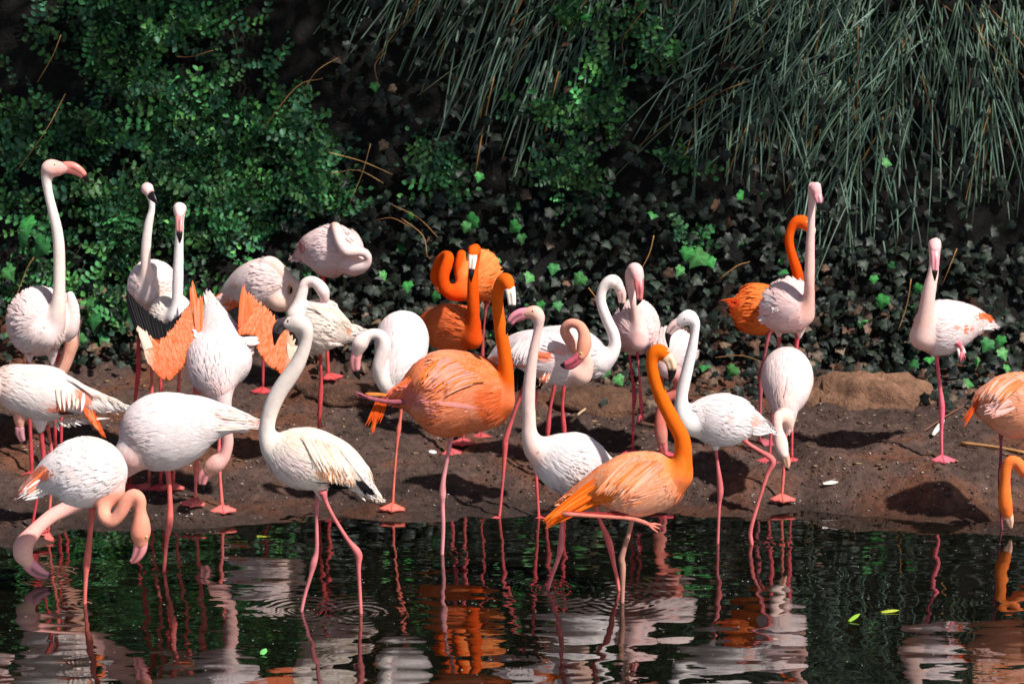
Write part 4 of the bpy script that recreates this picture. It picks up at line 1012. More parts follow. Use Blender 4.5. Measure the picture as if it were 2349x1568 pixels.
def wing(b, poly, dirs, palex, plume, roots, tips, dy0):
    s, x0, y0 = PANEL['Z2']; root, base, Y0 = b['root'], b['base'], b['Y0']
    def W(pts, dy):
        pts = np.asarray(pts, float)
        return at_depth(x0 + pts[:, 0] * s, y0 + pts[:, 1] * s, Y0 + dy + (1290 - pts[:, 1]) * s * b['k'] * .55) - base
    poly = np.array(poly, float)
    cx = poly.mean(0)
    g = Geo()
    f, bk = W(poly, dy0 + .0 * poly[:, 0]), W(poly * .985 + cx * .015, dy0 + .016)
    n = len(poly)
    bm = bmesh.new()
    vs = [bm.verts.new(p) for p in f] + [bm.verts.new(p) for p in bk]
    bm.faces.new(vs[:n]); bm.faces.new(list(reversed(vs[n:])))
    for i in range(n): bm.faces.new((vs[i], vs[n + i], vs[n + (i + 1) % n], vs[(i + 1) % n]))
    bmesh.ops.triangulate(bm, faces=bm.faces[:])
    V = np.array([v.co[:] for v in bm.verts]); bm.verts.index_update()
    F = [tuple(v.index for v in q.verts) for q in bm.faces]; bm.free()
    g.add(V, F, lin((246, 116, 56)) * .9)
    lo, hi = poly.min(0), poly.max(0)
    pts = lo + rng.random((3200, 2)) * (hi - lo)
    pts = pts[in_poly(pts, poly)]
    pts = pts[np.argsort(pts[:, 1])]            # upper rows first, lower rows lie over them
    n = len(pts)
    P = W(pts, dy0 - .006)
    D = np.tile(np.array(dirs, float), (n, 1)) + rng.normal(0, .12, (n, 3))
    N = nrm(np.tile([0, -1.0, .55], (n, 1)) + rng.normal(0, .06, (n, 3)))
    pale = np.clip((palex[0] - pts[:, 0]) * palex[1] / 60, 0, 1)[:, None]
    t = rng.random((n, 1))
    col = lin((250, 104, 34)) * (1 - t) + lin((250, 146, 100)) * t
    low = np.clip((pts[:, 1] - 1150) / 120, 0, 1)[:, None] * (1 - pale)
    col = col * (1 - .5 * low) + lin((232, 92, 36)) * .5 * low
    col = (col * (1 - pale) + lin((250, 206, 178)) * pale) * .92
    feathers(g, P, D, N, rng.uniform(.026, .048, n), rng.uniform(.012, .019, n), col * .95, np.clip(col * 1.02 + .05, 0, .9), curl=.3, lift=.025)
    for (r0, r1, t0, t1, n, cols) in plume:
        for i in range(n):
            q = (i + .5) / n
            a = np.array(r0) * (1 - q) + np.array(r1) * q; e = np.array(t0) * (1 - q) + np.array(t1) * q + rng.normal(0, 6, 2)
            p = W([a, e], dy0 - .012 - .004 * rng.random())
            d = p[1] - p[0]; L = np.linalg.norm(d)
            c = lin(cols[i % len(cols)])[None] * .92
            feathers(g, p[:1], nrm(d)[None], nrm(np.array([[0, -1.0, .55]])), np.array([L]), np.array([.022]), c * .95, c, curl=.2, lift=.03, rows=6)
    wo_ = obj('wing', g.mesh('flamingo_wing'), M_FEATH, root)
    wo_['label'] = 'half-open wing with coral coverts and black flight feathers'
    roots, tips = np.array(roots, float), np.array(tips, float)
    nf = 16
    for i in range(nf):
        q = i / (nf - 1)
        t = np.linspace(0, 1, len(roots))
        a = np.array([np.interp(q, t, roots[:, 0]), np.interp(q, t, roots[:, 1])]); e = np.array([np.interp(q, t, tips[:, 0]), np.interp(q, t, tips[:, 1])])
        p = W([a, e], dy0 + .03 + .002 * (i % 3))
        d = p[1] - p[0]; L = np.linalg.norm(d)
        gg = Geo()
        c = lin((22, 19, 22))[None]
        feathers(gg, p[:1], nrm(d)[None], nrm(np.array([[0, -1.0, .55]])), np.array([L]), np.array([.05]), c, c * .8, curl=.5, lift=.0, rows=7)
        tube(gg, [p[0] + [0, -.008, 0], (p[0] + p[1]) / 2 + [0, -.009, 0], p[0] + d * .95 + [0, -.004, 0]], [.0022, .0018, .0006], lin((70, 64, 66)), ns=4)
        obj('flight_feather', gg.mesh('flight_feather'), M_FEATH, wo_)

wing(BY['C'], [(600, 800), (648, 890), (640, 960), (605, 1010), (605, 1100), (560, 1160), (500, 1225), (440, 1290), (385, 1278), (330, 1215), (285, 1120), (248, 975), (300, 1015), (372, 1090), (425, 1040), (485, 965), (545, 885), (580, 830)],
     (-.38, 0, .9), (352, 1), [((620, 900), (575, 860), (585, 655), (570, 740), 8, [CORAL, (250, 150, 110)]), ((640, 960), (610, 1000), (640, 760), (600, 800), 9, [(250, 150, 110), CORAL]), ((280, 1100), (330, 1080), (243, 968), (270, 980), 6, [(252, 222, 200)]), ((650, 1000), (640, 1130), (590, 960), (590, 1120), 8, [WHITE, PALE])],
     [(275, 1060), (330, 1080), (375, 1110), (430, 1060), (500, 980), (580, 860)], [(165, 715), (235, 800), (320, 872), (410, 930), (490, 885), (572, 806)], -.15)
wing(BY['C'], [(905, 770), (872, 870), (862, 1000), (975, 1005), (988, 1100), (1050, 1190), (1150, 1258), (1190, 1200), (1228, 1105), (1195, 1050), (1100, 945), (1000, 835), (955, 800)],
     (.30, 0, .92), (1150, -1), [((870, 960), (960, 860), (900, 685), (930, 770), 10, [CORAL, (250, 130, 90)]), ((1190, 1160), (1220, 1110), (1175, 1050), (1226, 1090), 4, [(252, 214, 190)]), ((850, 1030), (930, 1060), (985, 1000), (1000, 1060), 8, [WHITE, PALE])],
     [(955, 880), (1000, 880), (1050, 930), (1110, 990), (1160, 1040), (1205, 1090)], [(955, 795), (1030, 830), (1100, 868), (1140, 905), (1190, 950), (1222, 1010)], -.15)
# ------------------------------------------------------------------ greenery on the slope
def leaf_ivy(sz, col, fold=.25):
    """five-lobed ivy leaf in the XZ plane, tip down, facing -Y"""
    o = np.array([(0, .36), (.20, .44), (.40, .34), (.40, .16), (.56, .0), (.40, -.12), (.24, -.32), (0, -.62), (-.24, -.32), (-.40, -.12), (-.56, .0), (-.40, .16), (-.40, .34), (-.20, .44)])
    inn = o * .55
    V = [(0, 0.0, .02)] + [(x, -fold * (abs(x) * .8) + .10 * (z * z), z) for x, z in inn] + [(x, -fold * (abs(x) * .4) + .34 * (x * x + z * z), z) for x, z in o]
    V = np.array(V) * sz
    F = [(0, 1 + i, 1 + (i + 1) % 14) for i in range(14)] + [(1 + i, 15 + i, 15 + (i + 1) % 14, 1 + (i + 1) % 14) for i in range(14)]
    vein = np.array([1.0 if i in (2, 4, 7, 10, 12) else 0.0 for i in range(14)])
    C = np.vstack([col * 1.5, col[None] * (.8 + .55 * vein)[:, None], col[None] * (.78 + .3 * vein)[:, None]])
    # petiole
    V = np.vstack([V, np.array([(-.012, .0, .02), (.012, .0, .02), (0, .35, .75)]) * sz]); F.append((29, 30, 31)); C = np.vstack([C, np.tile(lin((96, 84, 56)), (3, 1))])
    return V, F, np.clip(C, 0, 1)

def leaflet(L, W, col):
    V = np.array([(0, 0, 0), (-.5, -.16, .35), (0, .04, .4), (.5, -.16, .35), (-.38, -.10, .75), (0, .06, .75), (.38, -.10, .75), (0, .1, 1.0)]) * np.array([W, W, L])
    F = [(0, 2, 1), (0, 3, 2), (1, 2, 5, 4), (2, 3, 6, 5), (4, 5, 7), (5, 6, 7)]
    return V, F, np.tile(col, (8, 1)) * np.array([1, .9, 1.15, .9, .9, 1.1, .9, 1])[:, None]

def sprig(col, n=5, r=None):
    """stalk with pairs of small oval leaves, growing along +Z, faces -Y"""
    g = Geo()
    st = np.array([(0, 0, 0), (.004, -.01, .05), (0, -.025, .10), (-.003, -.05, .14)])
    tube(g, st, [.0022, .002, .0016, .001], lin((70, 84, 44)), ns=4)
    for i in range(n + 1):
        t = .12 + .88 * i / n
        p = np.array([np.interp(t, [0, .35, .7, 1], st[:, k]) for k in range(3)])
        for s in ((-1, 1) if i < n else (0,)):
            V, F, C = leaflet(random.uniform(.030, .042) * (1 - .2 * t), random.uniform(.020, .027), col * random.uniform(.75, 1.25))
            e = Matrix.Rotation(s * R(random.uniform(48, 75)), 3, 'Y') @ Matrix.Rotation(R(random.uniform(0, 45)), 3, 'X')
            V = V @ np.array(e).T + p + np.array([0, -.003, 0])
            g.add(V, F, C)
    return g

def rot_rand(tilt, yaw, roll):
    return np.array(Matrix.Rotation(yaw, 3, 'Z') @ Matrix.Rotation(tilt, 3, 'X') @ Matrix.Rotation(roll, 3, 'Y'))

def instance_many(protos, P, Rm, S, tint):
    """joins many placed copies of prototype geometries into one Geo"""
    g = Geo()
    pv = [(np.vstack(q.V), q.F, np.vstack(q.C)) for q in protos]
    for i in range(len(P)):
        V, F, C = pv[i % len(pv)]
        g.V.append(V @ Rm[i].T * S[i] + P[i]); g.C.append(C * tint[i])
        n = g.n
        g.F.extend([tuple(k + n for k in f) for f in F]); g.n += len(V)
    return g

GREENS = [(66, 132, 74), (48, 100, 58), (56, 104, 76), (84, 142, 70), (42, 80, 54), (70, 108, 62)]
proto_s = [sprig(lin(c), n) for c in GREENS for n in (3, 4)]
proto_m = [q.mesh('sprig') for q in proto_s]
for q in proto_m: q.materials.append(M_LEAF)
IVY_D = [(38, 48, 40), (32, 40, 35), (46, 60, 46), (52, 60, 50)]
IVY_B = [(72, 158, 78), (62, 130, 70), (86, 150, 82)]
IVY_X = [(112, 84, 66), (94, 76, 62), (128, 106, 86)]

def ivy_proto(cols):
    r = []
    for c in cols:
        for f in (.1, .45):
            g = Geo(); g.add(*leaf_ivy(1.0, lin(c), f)); r.append(g)
    return r
proto_i = {k: ivy_proto(c) for k, c in (('d', IVY_D), ('b', IVY_B), ('x', IVY_X))}
proto_im = {k: [q.mesh('ivy_leaf') for q in v] for k, v in proto_i.items()}
for v in proto_im.values():
    for q in v: q.materials.append(M_LEAF)

def in_frame(x, y): return (x > -20) & (x < 2370) & (y > -20) & (y < 1000)

def plant(name, label, cat, group, x, y, kindp, size, depth_off, n_single, tilt=(0, 50), roll=60, stuff_name='foliage'):
    """one plant: leaves or sprigs rooted on the slope behind picture points x,y; the largest few as single parts"""
    P = terrain_hit(x, y)
    v = nrm(CAM - P)
    P = P + v * depth_off[:, None]
    n = len(P)
    base = P[np.argmin(P[:, 2])].copy()
    base[2] = float(terrain(base[0], base[1]))
    root = empty(name, base)
    Rm = [rot_rand(-R(random.uniform(*tilt)), R(random.uniform(-50, 50)), R(random.uniform(-roll, roll))) for i in range(n)]
    vis = in_frame(x, y)
    order = np.argsort(-(depth_off + 10 * vis + .02 * rng.random(n)))
    single = set(order[:n_single].tolist())
    rest = [i for i in range(n) if i not in single]
    nm = 'sprig' if kindp == 's' else 'leaf'
    for i in sorted(single):
        if kindp == 's': me = proto_m[rng.integers(len(proto_m))]
        else:
            kk = kindp[i] if not isinstance(kindp, str) else kindp
            me = proto_im[kk][rng.integers(len(proto_im[kk]))]
        o = obj(nm, me, None, root)
        M4 = Matrix(Rm[i].tolist()).to_4x4() * size[i]; M4[3][3] = 1
        M4.translation = Vector(P[i] - base)
        o.matrix_local = M4
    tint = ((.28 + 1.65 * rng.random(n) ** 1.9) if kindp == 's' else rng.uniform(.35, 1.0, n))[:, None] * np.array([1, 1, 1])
    if kindp == 's':
        g = instance_many([proto_s[i] for i in rng.permutation(len(proto_s))], P[rest] - base, [Rm[i] for i in rest], size[rest], tint[rest])
        if rest: tag(obj(stuff_name, g.mesh(name + '_foliage'), M_LEAF, root), kind='stuff')
    else:
        g = Geo()
        for kk in 'dbx':
            r = [i for i in rest if (kindp[i] if not isinstance(kindp, str) else kindp) == kk]
            if not r: continue
            q = instance_many(proto_i[kk], P[r] - base, [Rm[i] for i in r], size[r], tint[r])
            g.V += q.V; g.C += q.C; g.F += [tuple(a + g.n for a in f) for f in q.F]; g.n += q.n
        if rest: tag(obj(stuff_name, g.mesh(name + '_foliage'), M_LEAF, root), kind='stuff')
    tag(root, label, cat, group)
    return root, P

def blob_pts(blobs):
    xs, ys = [], []
    for cx, cy, rx, ry, n in blobs:
        a = rng.normal(0, .55, (n, 2))
        xs.append(cx + a[:, 0] * rx); ys.append(cy + a[:, 1] * ry)
    return np.concatenate(xs), np.concatenate(ys)

# ---- small-leaved climbing shrub over the left of the slope
def shrub(label, blobs, n_single=60, off=(.02, .34), s=(.95, 1.7), thin=.0):
    x, y = blob_pts(blobs)
    if thin:
        k = fbm(x / 60, y / 60, 0, 3) > thin - .52
        x, y = x[k], y[k]
    n = len(x)
    d = rng.uniform(*off, n) * (.55 + .45 * fbm(x / 90, y / 90, 4.0, 2))
    d = np.abs(d) + .01
    return plant('leafy_shrub', label, 'shrub', 'small-leaved shrubs climbing the slope', x, y, 's', rng.uniform(s[0], s[1], n), d, n_single, tilt=(-20, 60), roll=110)
SL = 'small-leaved dark green shrub sprawling over the slope behind the pale birds'
shrub('leafy small-leaved shrub on the slope beside the tall bird in profile', [(120, 330, 190, 170, 300), (60, 620, 160, 160, 220), (-220, 350, 220, 300, 200), (260, 120, 150, 120, 170)], 50, thin=.5)
shrub('leafy small-leaved shrub highest on the slope above the white-necked bird with black beak', [(420, 260, 190, 160, 330), (330, 90, 170, 110, 180), (470, 60, 140, 80, 90)], 55, thin=.45)
shrub('leafy small-leaved shrub right behind the two white upright necks', [(330, 470, 190, 140, 330), (250, 620, 170, 120, 190), (200, 740, 140, 70, 90)], 55, thin=.45)
shrub('leafy small-leaved shrub bulging out above the sleeping pale bird', [(600, 330, 130, 130, 300), (540, 480, 170, 120, 260), (640, 210, 60, 70, 60)], 60, thin=.45)
shrub('leafy small-leaved shrub just above the coiled sleeping pink bird', [(690, 440, 80, 110, 170), (590, 580, 150, 70, 130), (720, 560, 90, 50, 60), (760, 470, 40, 40, 30)], 50, thin=.4)
shrub('compact bright green sprig cluster growing among the hanging rushes', [(1375, 190, 40, 45, 34), (1360, 275, 50, 40, 40), (1240, 260, 60, 22, 26), (1275, 400, 45, 40, 40)], 60, off=(.25, .4))
shrub('small leafy spray above the orange birds, below the rush tips', [(985, 385, 45, 35, 34), (1000, 440, 30, 40, 20), (1330, 430, 40, 50, 26)], 50, off=(.15, .3))
shrub('green leafy spray hanging high between two rush tussocks', [(1500, 125, 40, 35, 24), (1580, 560, 30, 40, 10), (1560, 380, 30, 20, 12), (1290, 30, 60, 40, 22), (1440, 60, 50, 40, 20)], 40, off=(.2, .36))

# ---- ivy on the lower slope
def ivy(label, boxes, n_single=60, group='ivy carpets on the lower slope'):
    x, y, kk = [], [], []
    for x0, x1, y0, y1, n, mix in boxes:
        x.append(rng.uniform(x0, x1, n)); y.append(rng.uniform(y0, y1, n))
        kk += rng.choice(list('dbx'), n, p=mix).tolist()
    x, y = np.concatenate(x), np.concatenate(y)
    n = len(x)
    d = rng.uniform(.0, .24, n)
    sz = rng.uniform(.045, .088, n)
    b = np.array([k == 'b' for k in kk]); d[b] += .06
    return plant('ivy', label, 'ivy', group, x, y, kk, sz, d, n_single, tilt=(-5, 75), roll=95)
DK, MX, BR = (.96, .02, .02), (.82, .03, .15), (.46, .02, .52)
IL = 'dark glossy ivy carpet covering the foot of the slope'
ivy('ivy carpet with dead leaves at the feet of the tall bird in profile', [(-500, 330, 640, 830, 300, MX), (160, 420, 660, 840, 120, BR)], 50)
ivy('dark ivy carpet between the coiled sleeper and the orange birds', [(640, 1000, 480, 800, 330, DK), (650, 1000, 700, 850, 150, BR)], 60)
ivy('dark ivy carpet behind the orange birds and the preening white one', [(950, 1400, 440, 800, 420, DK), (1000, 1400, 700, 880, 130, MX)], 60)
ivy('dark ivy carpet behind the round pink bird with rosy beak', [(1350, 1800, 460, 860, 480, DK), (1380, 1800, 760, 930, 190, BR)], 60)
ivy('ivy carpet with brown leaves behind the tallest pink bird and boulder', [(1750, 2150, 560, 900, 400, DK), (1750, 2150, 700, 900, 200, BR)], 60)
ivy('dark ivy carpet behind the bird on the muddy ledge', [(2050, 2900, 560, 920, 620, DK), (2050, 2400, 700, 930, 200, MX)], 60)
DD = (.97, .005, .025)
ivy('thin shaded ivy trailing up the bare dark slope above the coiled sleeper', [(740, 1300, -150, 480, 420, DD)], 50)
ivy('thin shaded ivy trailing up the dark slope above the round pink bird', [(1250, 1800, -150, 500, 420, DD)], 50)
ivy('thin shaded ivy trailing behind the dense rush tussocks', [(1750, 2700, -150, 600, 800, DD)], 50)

def big_leaves(label, spots, name='ivy'):
    x = np.array([p[0] for p in spots], float); y = np.array([p[1] for p in spots], float)
    sz = np.array([p[2] for p in spots])
    return plant(name, label, 'ivy', None, x, y, 'b', sz, np.full(len(x), .42), len(x), tilt=(0, 35), roll=50)
big_leaves('cluster of large bright green ivy leaves beside the tall profile flamingo', [(60, 515, .15), (95, 565, .15), (50, 550, .12), (20, 625, .11), (215, 735, .12), (205, 700, .10)])
big_leaves('pair of bright green ivy leaves above the coiled orange flamingo', [(1083, 508, .13), (1180, 520, .10), (1070, 520, .08)])
big_leaves('bright ivy leaves trailing beside the upright orange necks', [(880, 630, .07), (935, 655, .08), (1270, 615, .085), (1215, 635, .085), (1330, 640, .10), (1240, 700, .07), (1280, 700, .07), (1195, 770, .07), (1000, 680, .09), (1140, 600, .06)])
big_leaves('large bright ivy leaf cluster between the rosy-beaked bird and the rushes', [(1600, 590, .15), (1575, 580, .10), (1560, 620, .08), (1630, 600, .08)])
big_leaves('scattered green ivy leaves around the bird on the muddy ledge', [(2025, 690, .10), (2265, 790, .10), (2300, 810, .09), (2310, 845, .07), (2005, 640, .06), (1680, 850, .09), (1390, 850, .09), (1420, 870, .08), (2295, 780, .08), (1100, 405, .0701)])

# ---- rush tussocks hanging over the slope
def blade_geo(g, p, az, L, out, col, w, sag):
    t = np.linspace(0, 1, 7)
    d = np.array([math.cos(az), 0, math.sin(az)])
    P = p + d * (t * L)[:, None] + np.array([0, -1, 0]) * (out * np.sin(t * 2.0))[:, None] + np.array([0, 0, -1]) * (sag * t * t)[:, None]
    r = w * np.array([1, 1, 1, .95, .85, .7, .55]) / 2
    C = np.array([col * (.8 + .25 * a) for a in t]); C[-1] = C[-1] * .5 + lin((190, 176, 130)) * .5
    V, _, _, _ = sweep(P, r, r * .8, 4, 'neck')
    g.add(V.reshape(-1, 3), ring_faces(7, 4), np.repeat(C, 4, axis=0))

RUSH = [(120, 146, 128), (98, 126, 108), (134, 158, 138), (88, 112, 92), (112, 138, 104)]
def tussock(cx, cy, n, mean, spread, L, label, n_single=28, warm=0., dim=1.0):
    hit = terrain_hit(np.array([cx, cx]), np.array([max(cy, -120), -120]))[0]
    p0 = at_depth(cx, cy, hit[1] - .10)
    base = p0.copy()
    root = empty('rush_tussock', base)
    g = Geo()
    for i in range(n):
        p = rng.normal(0, .14, 3) * np.array([1.4, .6, .8])
        az = R(mean + rng.normal(0, spread * 1.25))
        col = lin(RUSH[rng.integers(len(RUSH))]) * rng.uniform(.6, 1.35) * dim
        if rng.random() < warm: col = lin((168, 126, 70)) * rng.uniform(.5, .9)
        LL = L * rng.uniform(.5, 1.3)
        gg = Geo() if i < n_single else g
        blade_geo(gg, p, az, LL, rng.uniform(.02, .2), col, rng.uniform(.006, .0135), rng.uniform(.02, .36))
        if i < n_single: obj('blade', gg.mesh('rush_blade'), M_BLADE, root)
    tag(obj('blades', g.mesh('rush_blades'), M_BLADE, root), kind='stuff')
    tag(root, label, 'rush', 'rush tussocks hanging over the slope')
RL1 = 'long grey-green rushes slanting down across the dark gap above the coiled sleeper'
RL2 = 'dense tussock of grey-green rushes drooping over the slope above the tall pink bird'
for a in [(1010, -130, 55, -118, 8, 1.0), (1140, -90, 75, -117, 9, 1.35), (1270, -60, 75, -113, 9, 1.4), (1390, -60, 70, -109, 10, 1.35), (1180, 120, 40, -115, 8, .8), (1330, 140, 40, -110, 8, .8)]:
    tussock(*a, RL1, warm=.10, dim=1.15)
for a in [(1530, -150, 85, -97, 11, 1.15), (1660, -120, 110, -95, 16, 1.15), (1780, -60, 130, -108, 18, 1.05), (1900, -20, 150, -112, 18, 1.0), (1840, 160, 110, -112, 20, .85), (2010, 60, 150, -105, 17, 1.05), (2000, 250, 90, -105, 18, .8), (2150, 40, 90, -90, 17, 1.0), (2290, 0, 90, -82, 15, 1.1), (2240, 230, 70, -88, 14, .8), (1690, 210, 70, -105, 18, .75), (2480, -40, 70, -90, 18, 1.1), (1950, 420, 45, -100, 16, .5)]:
    tussock(*a, RL2, warm=.04, dim=1.15)

# ---- unseen trees added on top of the slope so their crowns shade it
def shade_tree(X, Y, spread, n, label):
    z0 = float(terrain(X, Y)) - .1
    root = empty('shade_tree', (X, Y, z0))
    g = Geo()
    tube(g, catmull(np.array([(0, 0, 0), (.05, -.1, .9), (-.1, -.35, 1.9), (0, -.7, 2.8)]), 5), np.linspace(.2, .1, 16), lin((84, 70, 58)), ns=10)
    ends = []
    for i in range(11):
        e = np.array([rng.uniform(-spread, spread), rng.uniform(15.3, 17.7) - Y, rng.uniform(4.2, 5.6) - z0])
        s_ = np.array([0, -.4 - .05 * i * .3, 1.6 + .1 * i])
        mid = (s_ + e) / 2 + [0, 0, .35]
        tube(g, catmull(np.array([s_, mid, e]), 5), np.linspace(.07, .015, 11), lin((84, 70, 58)), ns=6)
        ends.append(e)
    obj('trunk', g.mesh('shade_tree_trunk'), M_STEM, root)
    P = np.column_stack([rng.uniform(-spread, spread, n), rng.uniform(14.4, 17.9, n) - Y, np.zeros(n)])
    edge = 14.4 - Y
    P[:, 2] = 3.75 + .22 * (P[:, 1] - edge) + rng.random(n) ** 1.3 * 1.6 - z0
    k = fbm((P[:, 0] + X) * .9, (P[:, 1] + Y) * 1.1, P[:, 2] * .9, 3) > -.62
    P = P[k]; n = len(P)
    D = nrm(rng.normal(0, 1, (n, 3)) + [0, -.2, -.5]); N = nrm(rng.normal(0, 1, (n, 3)) + [0, 0, 1.0])
    c = lin((70, 112, 58)) * rng.uniform(.6, 1.2, (n, 1))
    gl = Geo()
    feathers(gl, P, D, N, rng.uniform(.10, .17, n), rng.uniform(.06, .09, n), c * .9, c, curl=1.0, lift=.0)
    gl.N = []
    tag(obj('crown', gl.mesh('shade_tree_crown'), M_LEAF, root), kind='stuff')
    tag(root, label, 'shade_tree', 'trees added to shade the slope')
for tx, tn in ((-3.6, 5200), (.6, 5000), (4.6, 3900)):
    shade_tree(tx, 18.2, 2.4, tn, 'unseen leafy canopy on a trunk, added above the slope to shade the greenery')

# ---- dry stems and twigs traced on the slope
def stem(pts, r, col, name, label, cat, group=None, off=.3, col2=None):
    x = np.array([p[0] for p in pts], float); y = np.array([p[1] for p in pts], float)
    h = terrain_hit(x, y)
    Y = float(np.min(h[:, 1])) - off
    P = catmull(at_depth(x, y, np.full(len(x), Y) + rng.uniform(-.05, .05, len(x))), 4)
    g = Geo(); b0 = P[-1].copy()
    tube(g, P - b0, np.linspace(r, r * .5, len(P)), lin(col), ns=5)
    o = obj(name, g.mesh(name), M_STEM); o.location = b0
    tag(o, label, cat, group)
DS = 'thin tan dry stem arching through the greenery'
for pts in [[(140, 80), (120, 130), (85, 190)], [(150, 215), (105, 300), (40, 390)], [(30, 700), (60, 620), (78, 590)], [(405, 130), (440, 130), (490, 115)], [(885, 120), (860, 150), (870, 200)], [(755, 350), (830, 370), (900, 400)], [(850, 330), (830, 400), (800, 470)], [(760, 400), (820, 390), (880, 420)], [(940, 520), (900, 500), (860, 505)], [(900, 470), (960, 500), (1005, 545)], [(920, 500), (970, 540), (980, 590)],
            [(1480, 20), (1430, 90), (1435, 150)], [(2195, 570), (2175, 620), (2160, 655)], [(1650, 640), (1690, 610), (1720, 600)], [(1500, 540), (1490, 580), (1470, 620)], [(1350, 660), (1380, 700), (1410, 745)], [(1640, 820), (1700, 815), (1750, 830)], [(2090, 640), (2080, 700), (2060, 760)], [(700, 200), (730, 160), (780, 130)], [(600, 300), (680, 200), (740, 180)]]:
    stem(pts, .0035, random.choice([(176, 130, 78), (150, 106, 66), (190, 150, 96)]), 'dry_stem', DS, 'stem', 'dry stems in the greenery')

# ------------------------------------------------------------------ rocks and litter on the bank
def rock(cx, cy, wpx, hpx, depth, Y, label, col, name='boulder', seed=1., flat=.0):
    n, mm = 34, 22
    k = Y / FPX * 1.02
    c = at_depth(cx, cy, Y)
    th = np.linspace(0, math.pi, mm)[:, None]; ph = np.linspace(0, 2 * math.pi, n, endpoint=False)[None]
    D = np.stack([np.sin(th) * np.cos(ph), np.sin(th) * np.sin(ph), np.cos(th) + 0 * ph], -1)
    q = np.sign(D) * np.abs(D) ** (.85 if name == 'boulder' else 1.0)
    r = 1 + .22 * fbm(D[..., 0] * 2 + seed, D[..., 1] * 2, D[..., 2] * 2, 4) + .05 * fbm(D[..., 0] * 9 + seed, D[..., 1] * 9, D[..., 2] * 9, 3)
    V = q * r[..., None] * np.array([wpx * k / 2, depth, hpx * k / 2])
    F = ring_faces(mm, n, False)
    V = V.reshape(-1, 3)
    C = lin(col) * (1 + .4 * fbm(V[:, 0] * 9 + seed, V[:, 1] * 9, V[:, 2] * 9, 4))[:, None]
    o = obj(name, new_mesh(name, V, F, np.clip(C, .01, 1)), M_SOIL); o.location = c
    tag(o, label, 'rock')
rock(2005, 962, 340, 190, .32, 15.05, 'large rounded earthen boulder at the foot of the ivy', (134, 98, 76), seed=3)
rock(1910, 1020, 80, 40, .08, 14.75, 'small ochre stone in front of the earthen boulder', (140, 100, 66), 'stone', 5)
rock(2030, 1022, 66, 34, .07, 14.8, 'reddish stone tucked under the earthen boulder', (120, 76, 56), 'stone', 8)
rock(775, 905, 190, 70, .18, 15.0, 'low brown earth mound under the sleeping birds', (92, 64, 50), 'mound', 12)
rock(1360, 935, 260, 90, .2, 15.05, 'brown earth mound behind the wading pink bird', (98, 70, 54), 'mound', 21)

def ground_points(n, x0, x1, y0, y1):
    x = rng.uniform(x0, x1, n); y = rng.uniform(y0, y1, n)
    d = ray(x, y); P = None
    hit = np.full(n, 15.7); done = np.zeros(n, bool)
    for Y in np.linspace(12.6, 15.7, 200):
        p = CAM + d * (Y / d[:, 1])[:, None]
        u = (~done) & (p[:, 2] < terrain_c(p[:, 0], np.full(n, Y)))
        hit[u] = Y; done |= u
    p = CAM + d * (hit / d[:, 1])[:, None]
    p = p[done]
    p[:, 2] = terrain_c(p[:, 0], p[:, 1])
    return p[p[:, 2] > .01]

def scatter(name, label, cat, P, size, cols, flat=.25, elong=1.0):
    g = Geo()
    for p in P:
        s = rng.uniform(*size)
        a = rng.uniform(0, 6.28)
        V = np.array([(1, 0, 0), (.2, .6, 0), (-.8, .35, 0), (-.7, -.5, 0), (.3, -.6, 0), (0, 0, flat), (0, 0, -.4)]) * (1 + rng.normal(0, .18, (7, 3)))
        V[:, 0] *= elong
        c, s_ = math.cos(a), math.sin(a)
        V = np.stack([V[:, 0] * c - V[:, 1] * s_, V[:, 0] * s_ + V[:, 1] * c, V[:, 2]], 1) * s + p
        F = [(0, 1, 5), (1, 2, 5), (2, 3, 5), (3, 4, 5), (4, 0, 5), (1, 0, 6), (2, 1, 6), (3, 2, 6), (4, 3, 6), (0, 4, 6)]
        g.add(V, F, lin(cols[rng.integers(len(cols))]) * rng.uniform(.6, 1.1))
    o = obj(name, g.mesh(name), M_SOIL)
    tag(o, label, cat, kind='stuff')
PG = ground_points(4200, -150, 2500, 880, 1215)
scatter('clods', 'crumbly brown mud clods scattered over the bank', 'mud', PG, (.004, .017), [(96, 72, 60), (112, 86, 70), (78, 58, 50), (126, 100, 82)], .6)
PG = ground_points(420, -150, 2500, 900, 1200)
scatter('down_litter', 'tiny white down feathers littering the bank', 'litter', PG + [0, 0, .004], (.004, .011), [(236, 228, 220), (214, 204, 196)], .3, 1.6)
PG = ground_points(500, -150, 2500, 860, 1080)
scatter('leaf_litter', 'dead brown leaf fragments on the bank', 'litter', PG + [0, 0, .004], (.008, .026), [(140, 108, 82), (116, 84, 62), (168, 138, 106)], .2, 1.3)
n = 420
fx, fy = rng.uniform(-100, 2450, n), rng.uniform(1215, 1568, n)
FP = np.array([at_depth(a, b_, ground_depth(b_)) for a, b_ in zip(fx, fy)]); FP[:, 2] = .0015
scatter('floating_specks', 'pale specks of down floating on the pond', 'litter', FP, (.0015, .005), [(200, 204, 196), (170, 176, 160)], .3, 1.5)

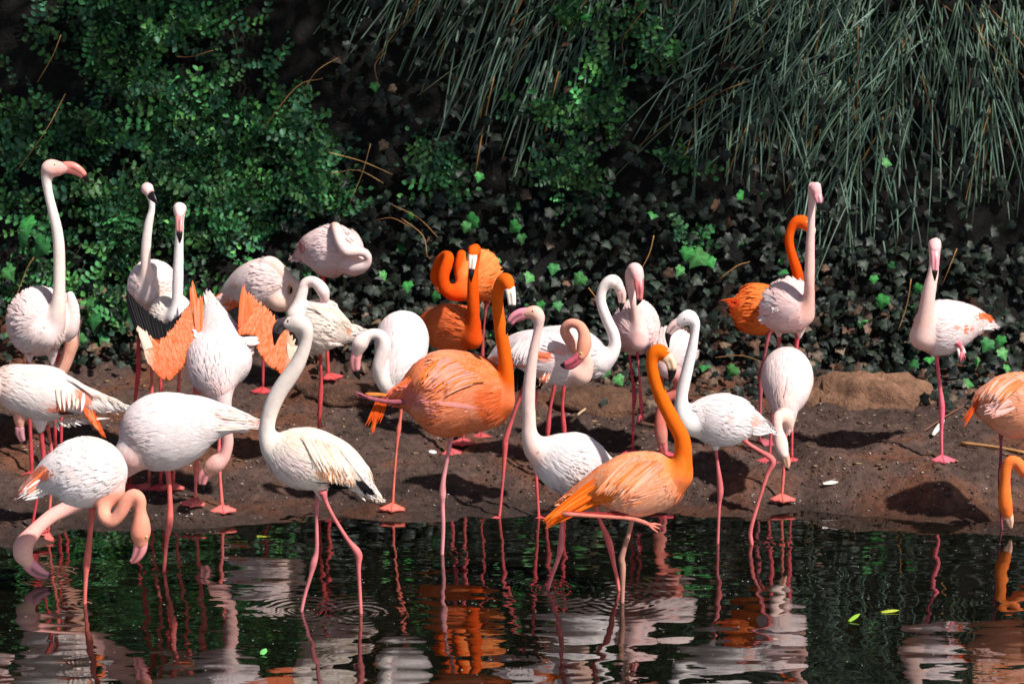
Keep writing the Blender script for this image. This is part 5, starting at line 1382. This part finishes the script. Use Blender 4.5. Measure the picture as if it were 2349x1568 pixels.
def fallen(x0, y0, x1, y1, r, col, name, label, cat, flat=False, z=None):
    def gp(x, y):
        d = ray(np.array([x]), np.array([y]))
        if z is not None: return (CAM + d * (-(CAMH - z) / d[:, 2:3]))[0]
        p = ground_points(1, x, x + .01, y, y + .01)
        return p[0] + [0, 0, r]
    try: a, b_ = gp(x0, y0), gp(x1, y1)
    except IndexError: return
    g = Geo(); mid = (a + b_) / 2 + [0, 0, .006]
    L = np.linalg.norm(b_ - a)
    if flat:
        d = nrm(b_ - a)[None]
        feathers(g, np.zeros((1, 3)), d, nrm(np.array([[0, -.5, 1.0]])), np.array([L]), np.array([r]), lin(col)[None], lin(col)[None], curl=1., lift=.05, rows=6)
        tube(g, [d[0] * -.01 + [0, 0, .002], d[0] * L * .9 + [0, 0, .006]], [.0015, .0008], lin(col) * .8, ns=4)
    else:
        P = catmull(np.array([a, mid, b_]), 4) - a
        tube(g, P, np.linspace(r, r * .7, len(P)), lin(col), ns=6)
    o = obj(name, g.mesh(name), M_FEATH if flat else M_STEM); o.location = a
    tag(o, label, cat)
fallen(2205, 1022, 2349, 1045, .012, (178, 132, 84), 'stick', 'straight tan stick on the bank near the orange-pink bird', 'stick')
fallen(1310, 972, 1348, 938, .010, (190, 160, 130), 'stick', 'short pale stick leaning on mud behind the wading pink bird', 'stick')
fallen(2120, 990, 2215, 930, .006, (120, 84, 66), 'twig', 'thin brown twig slanting beside the long pink leg', 'twig')
fallen(1888, 1120, 1922, 1110, .03, (238, 226, 216), 'fallen_feather', 'white feather lying on the steep mud bank', 'feather', True)
fallen(2140, 1010, 2160, 1000, .03, (228, 214, 206), 'fallen_feather', 'white feather lying at the foot of the single pink leg', 'feather', True)
fallen(985, 1046, 1002, 1050, .03, (238, 230, 226), 'fallen_feather', 'white feather on the mud under the large fluffed orange bird', 'feather', True)
fallen(130, 1215, 150, 1228, .04, (230, 222, 220), 'fallen_feather', 'white feather at the waterline below the pale birds', 'feather', True)
fallen(1888, 1208, 1925, 1218, .03, (200, 192, 186), 'floating_feather', 'pale feather floating just off the mud bank', 'feather', True, z=.004)
fallen(590, 1228, 625, 1233, .025, (150, 160, 60), 'floating_leaf', 'yellowish leaf floating near the grey-necked bird', 'leaf', True, z=.004)
fallen(1948, 1424, 1970, 1416, .022, (140, 180, 60), 'floating_leaf', 'small green leaf floating on open water', 'leaf', True, z=.004)
fallen(2022, 1403, 2062, 1401, .02, (170, 180, 60), 'floating_leaf', 'narrow yellow-green leaf floating on open water', 'leaf', True, z=.004)
fallen(600, 1500, 610, 1494, .03, (110, 190, 100), 'floating_leaf', 'bright green leaf floating beneath the large white bird', 'leaf', True, z=.004)
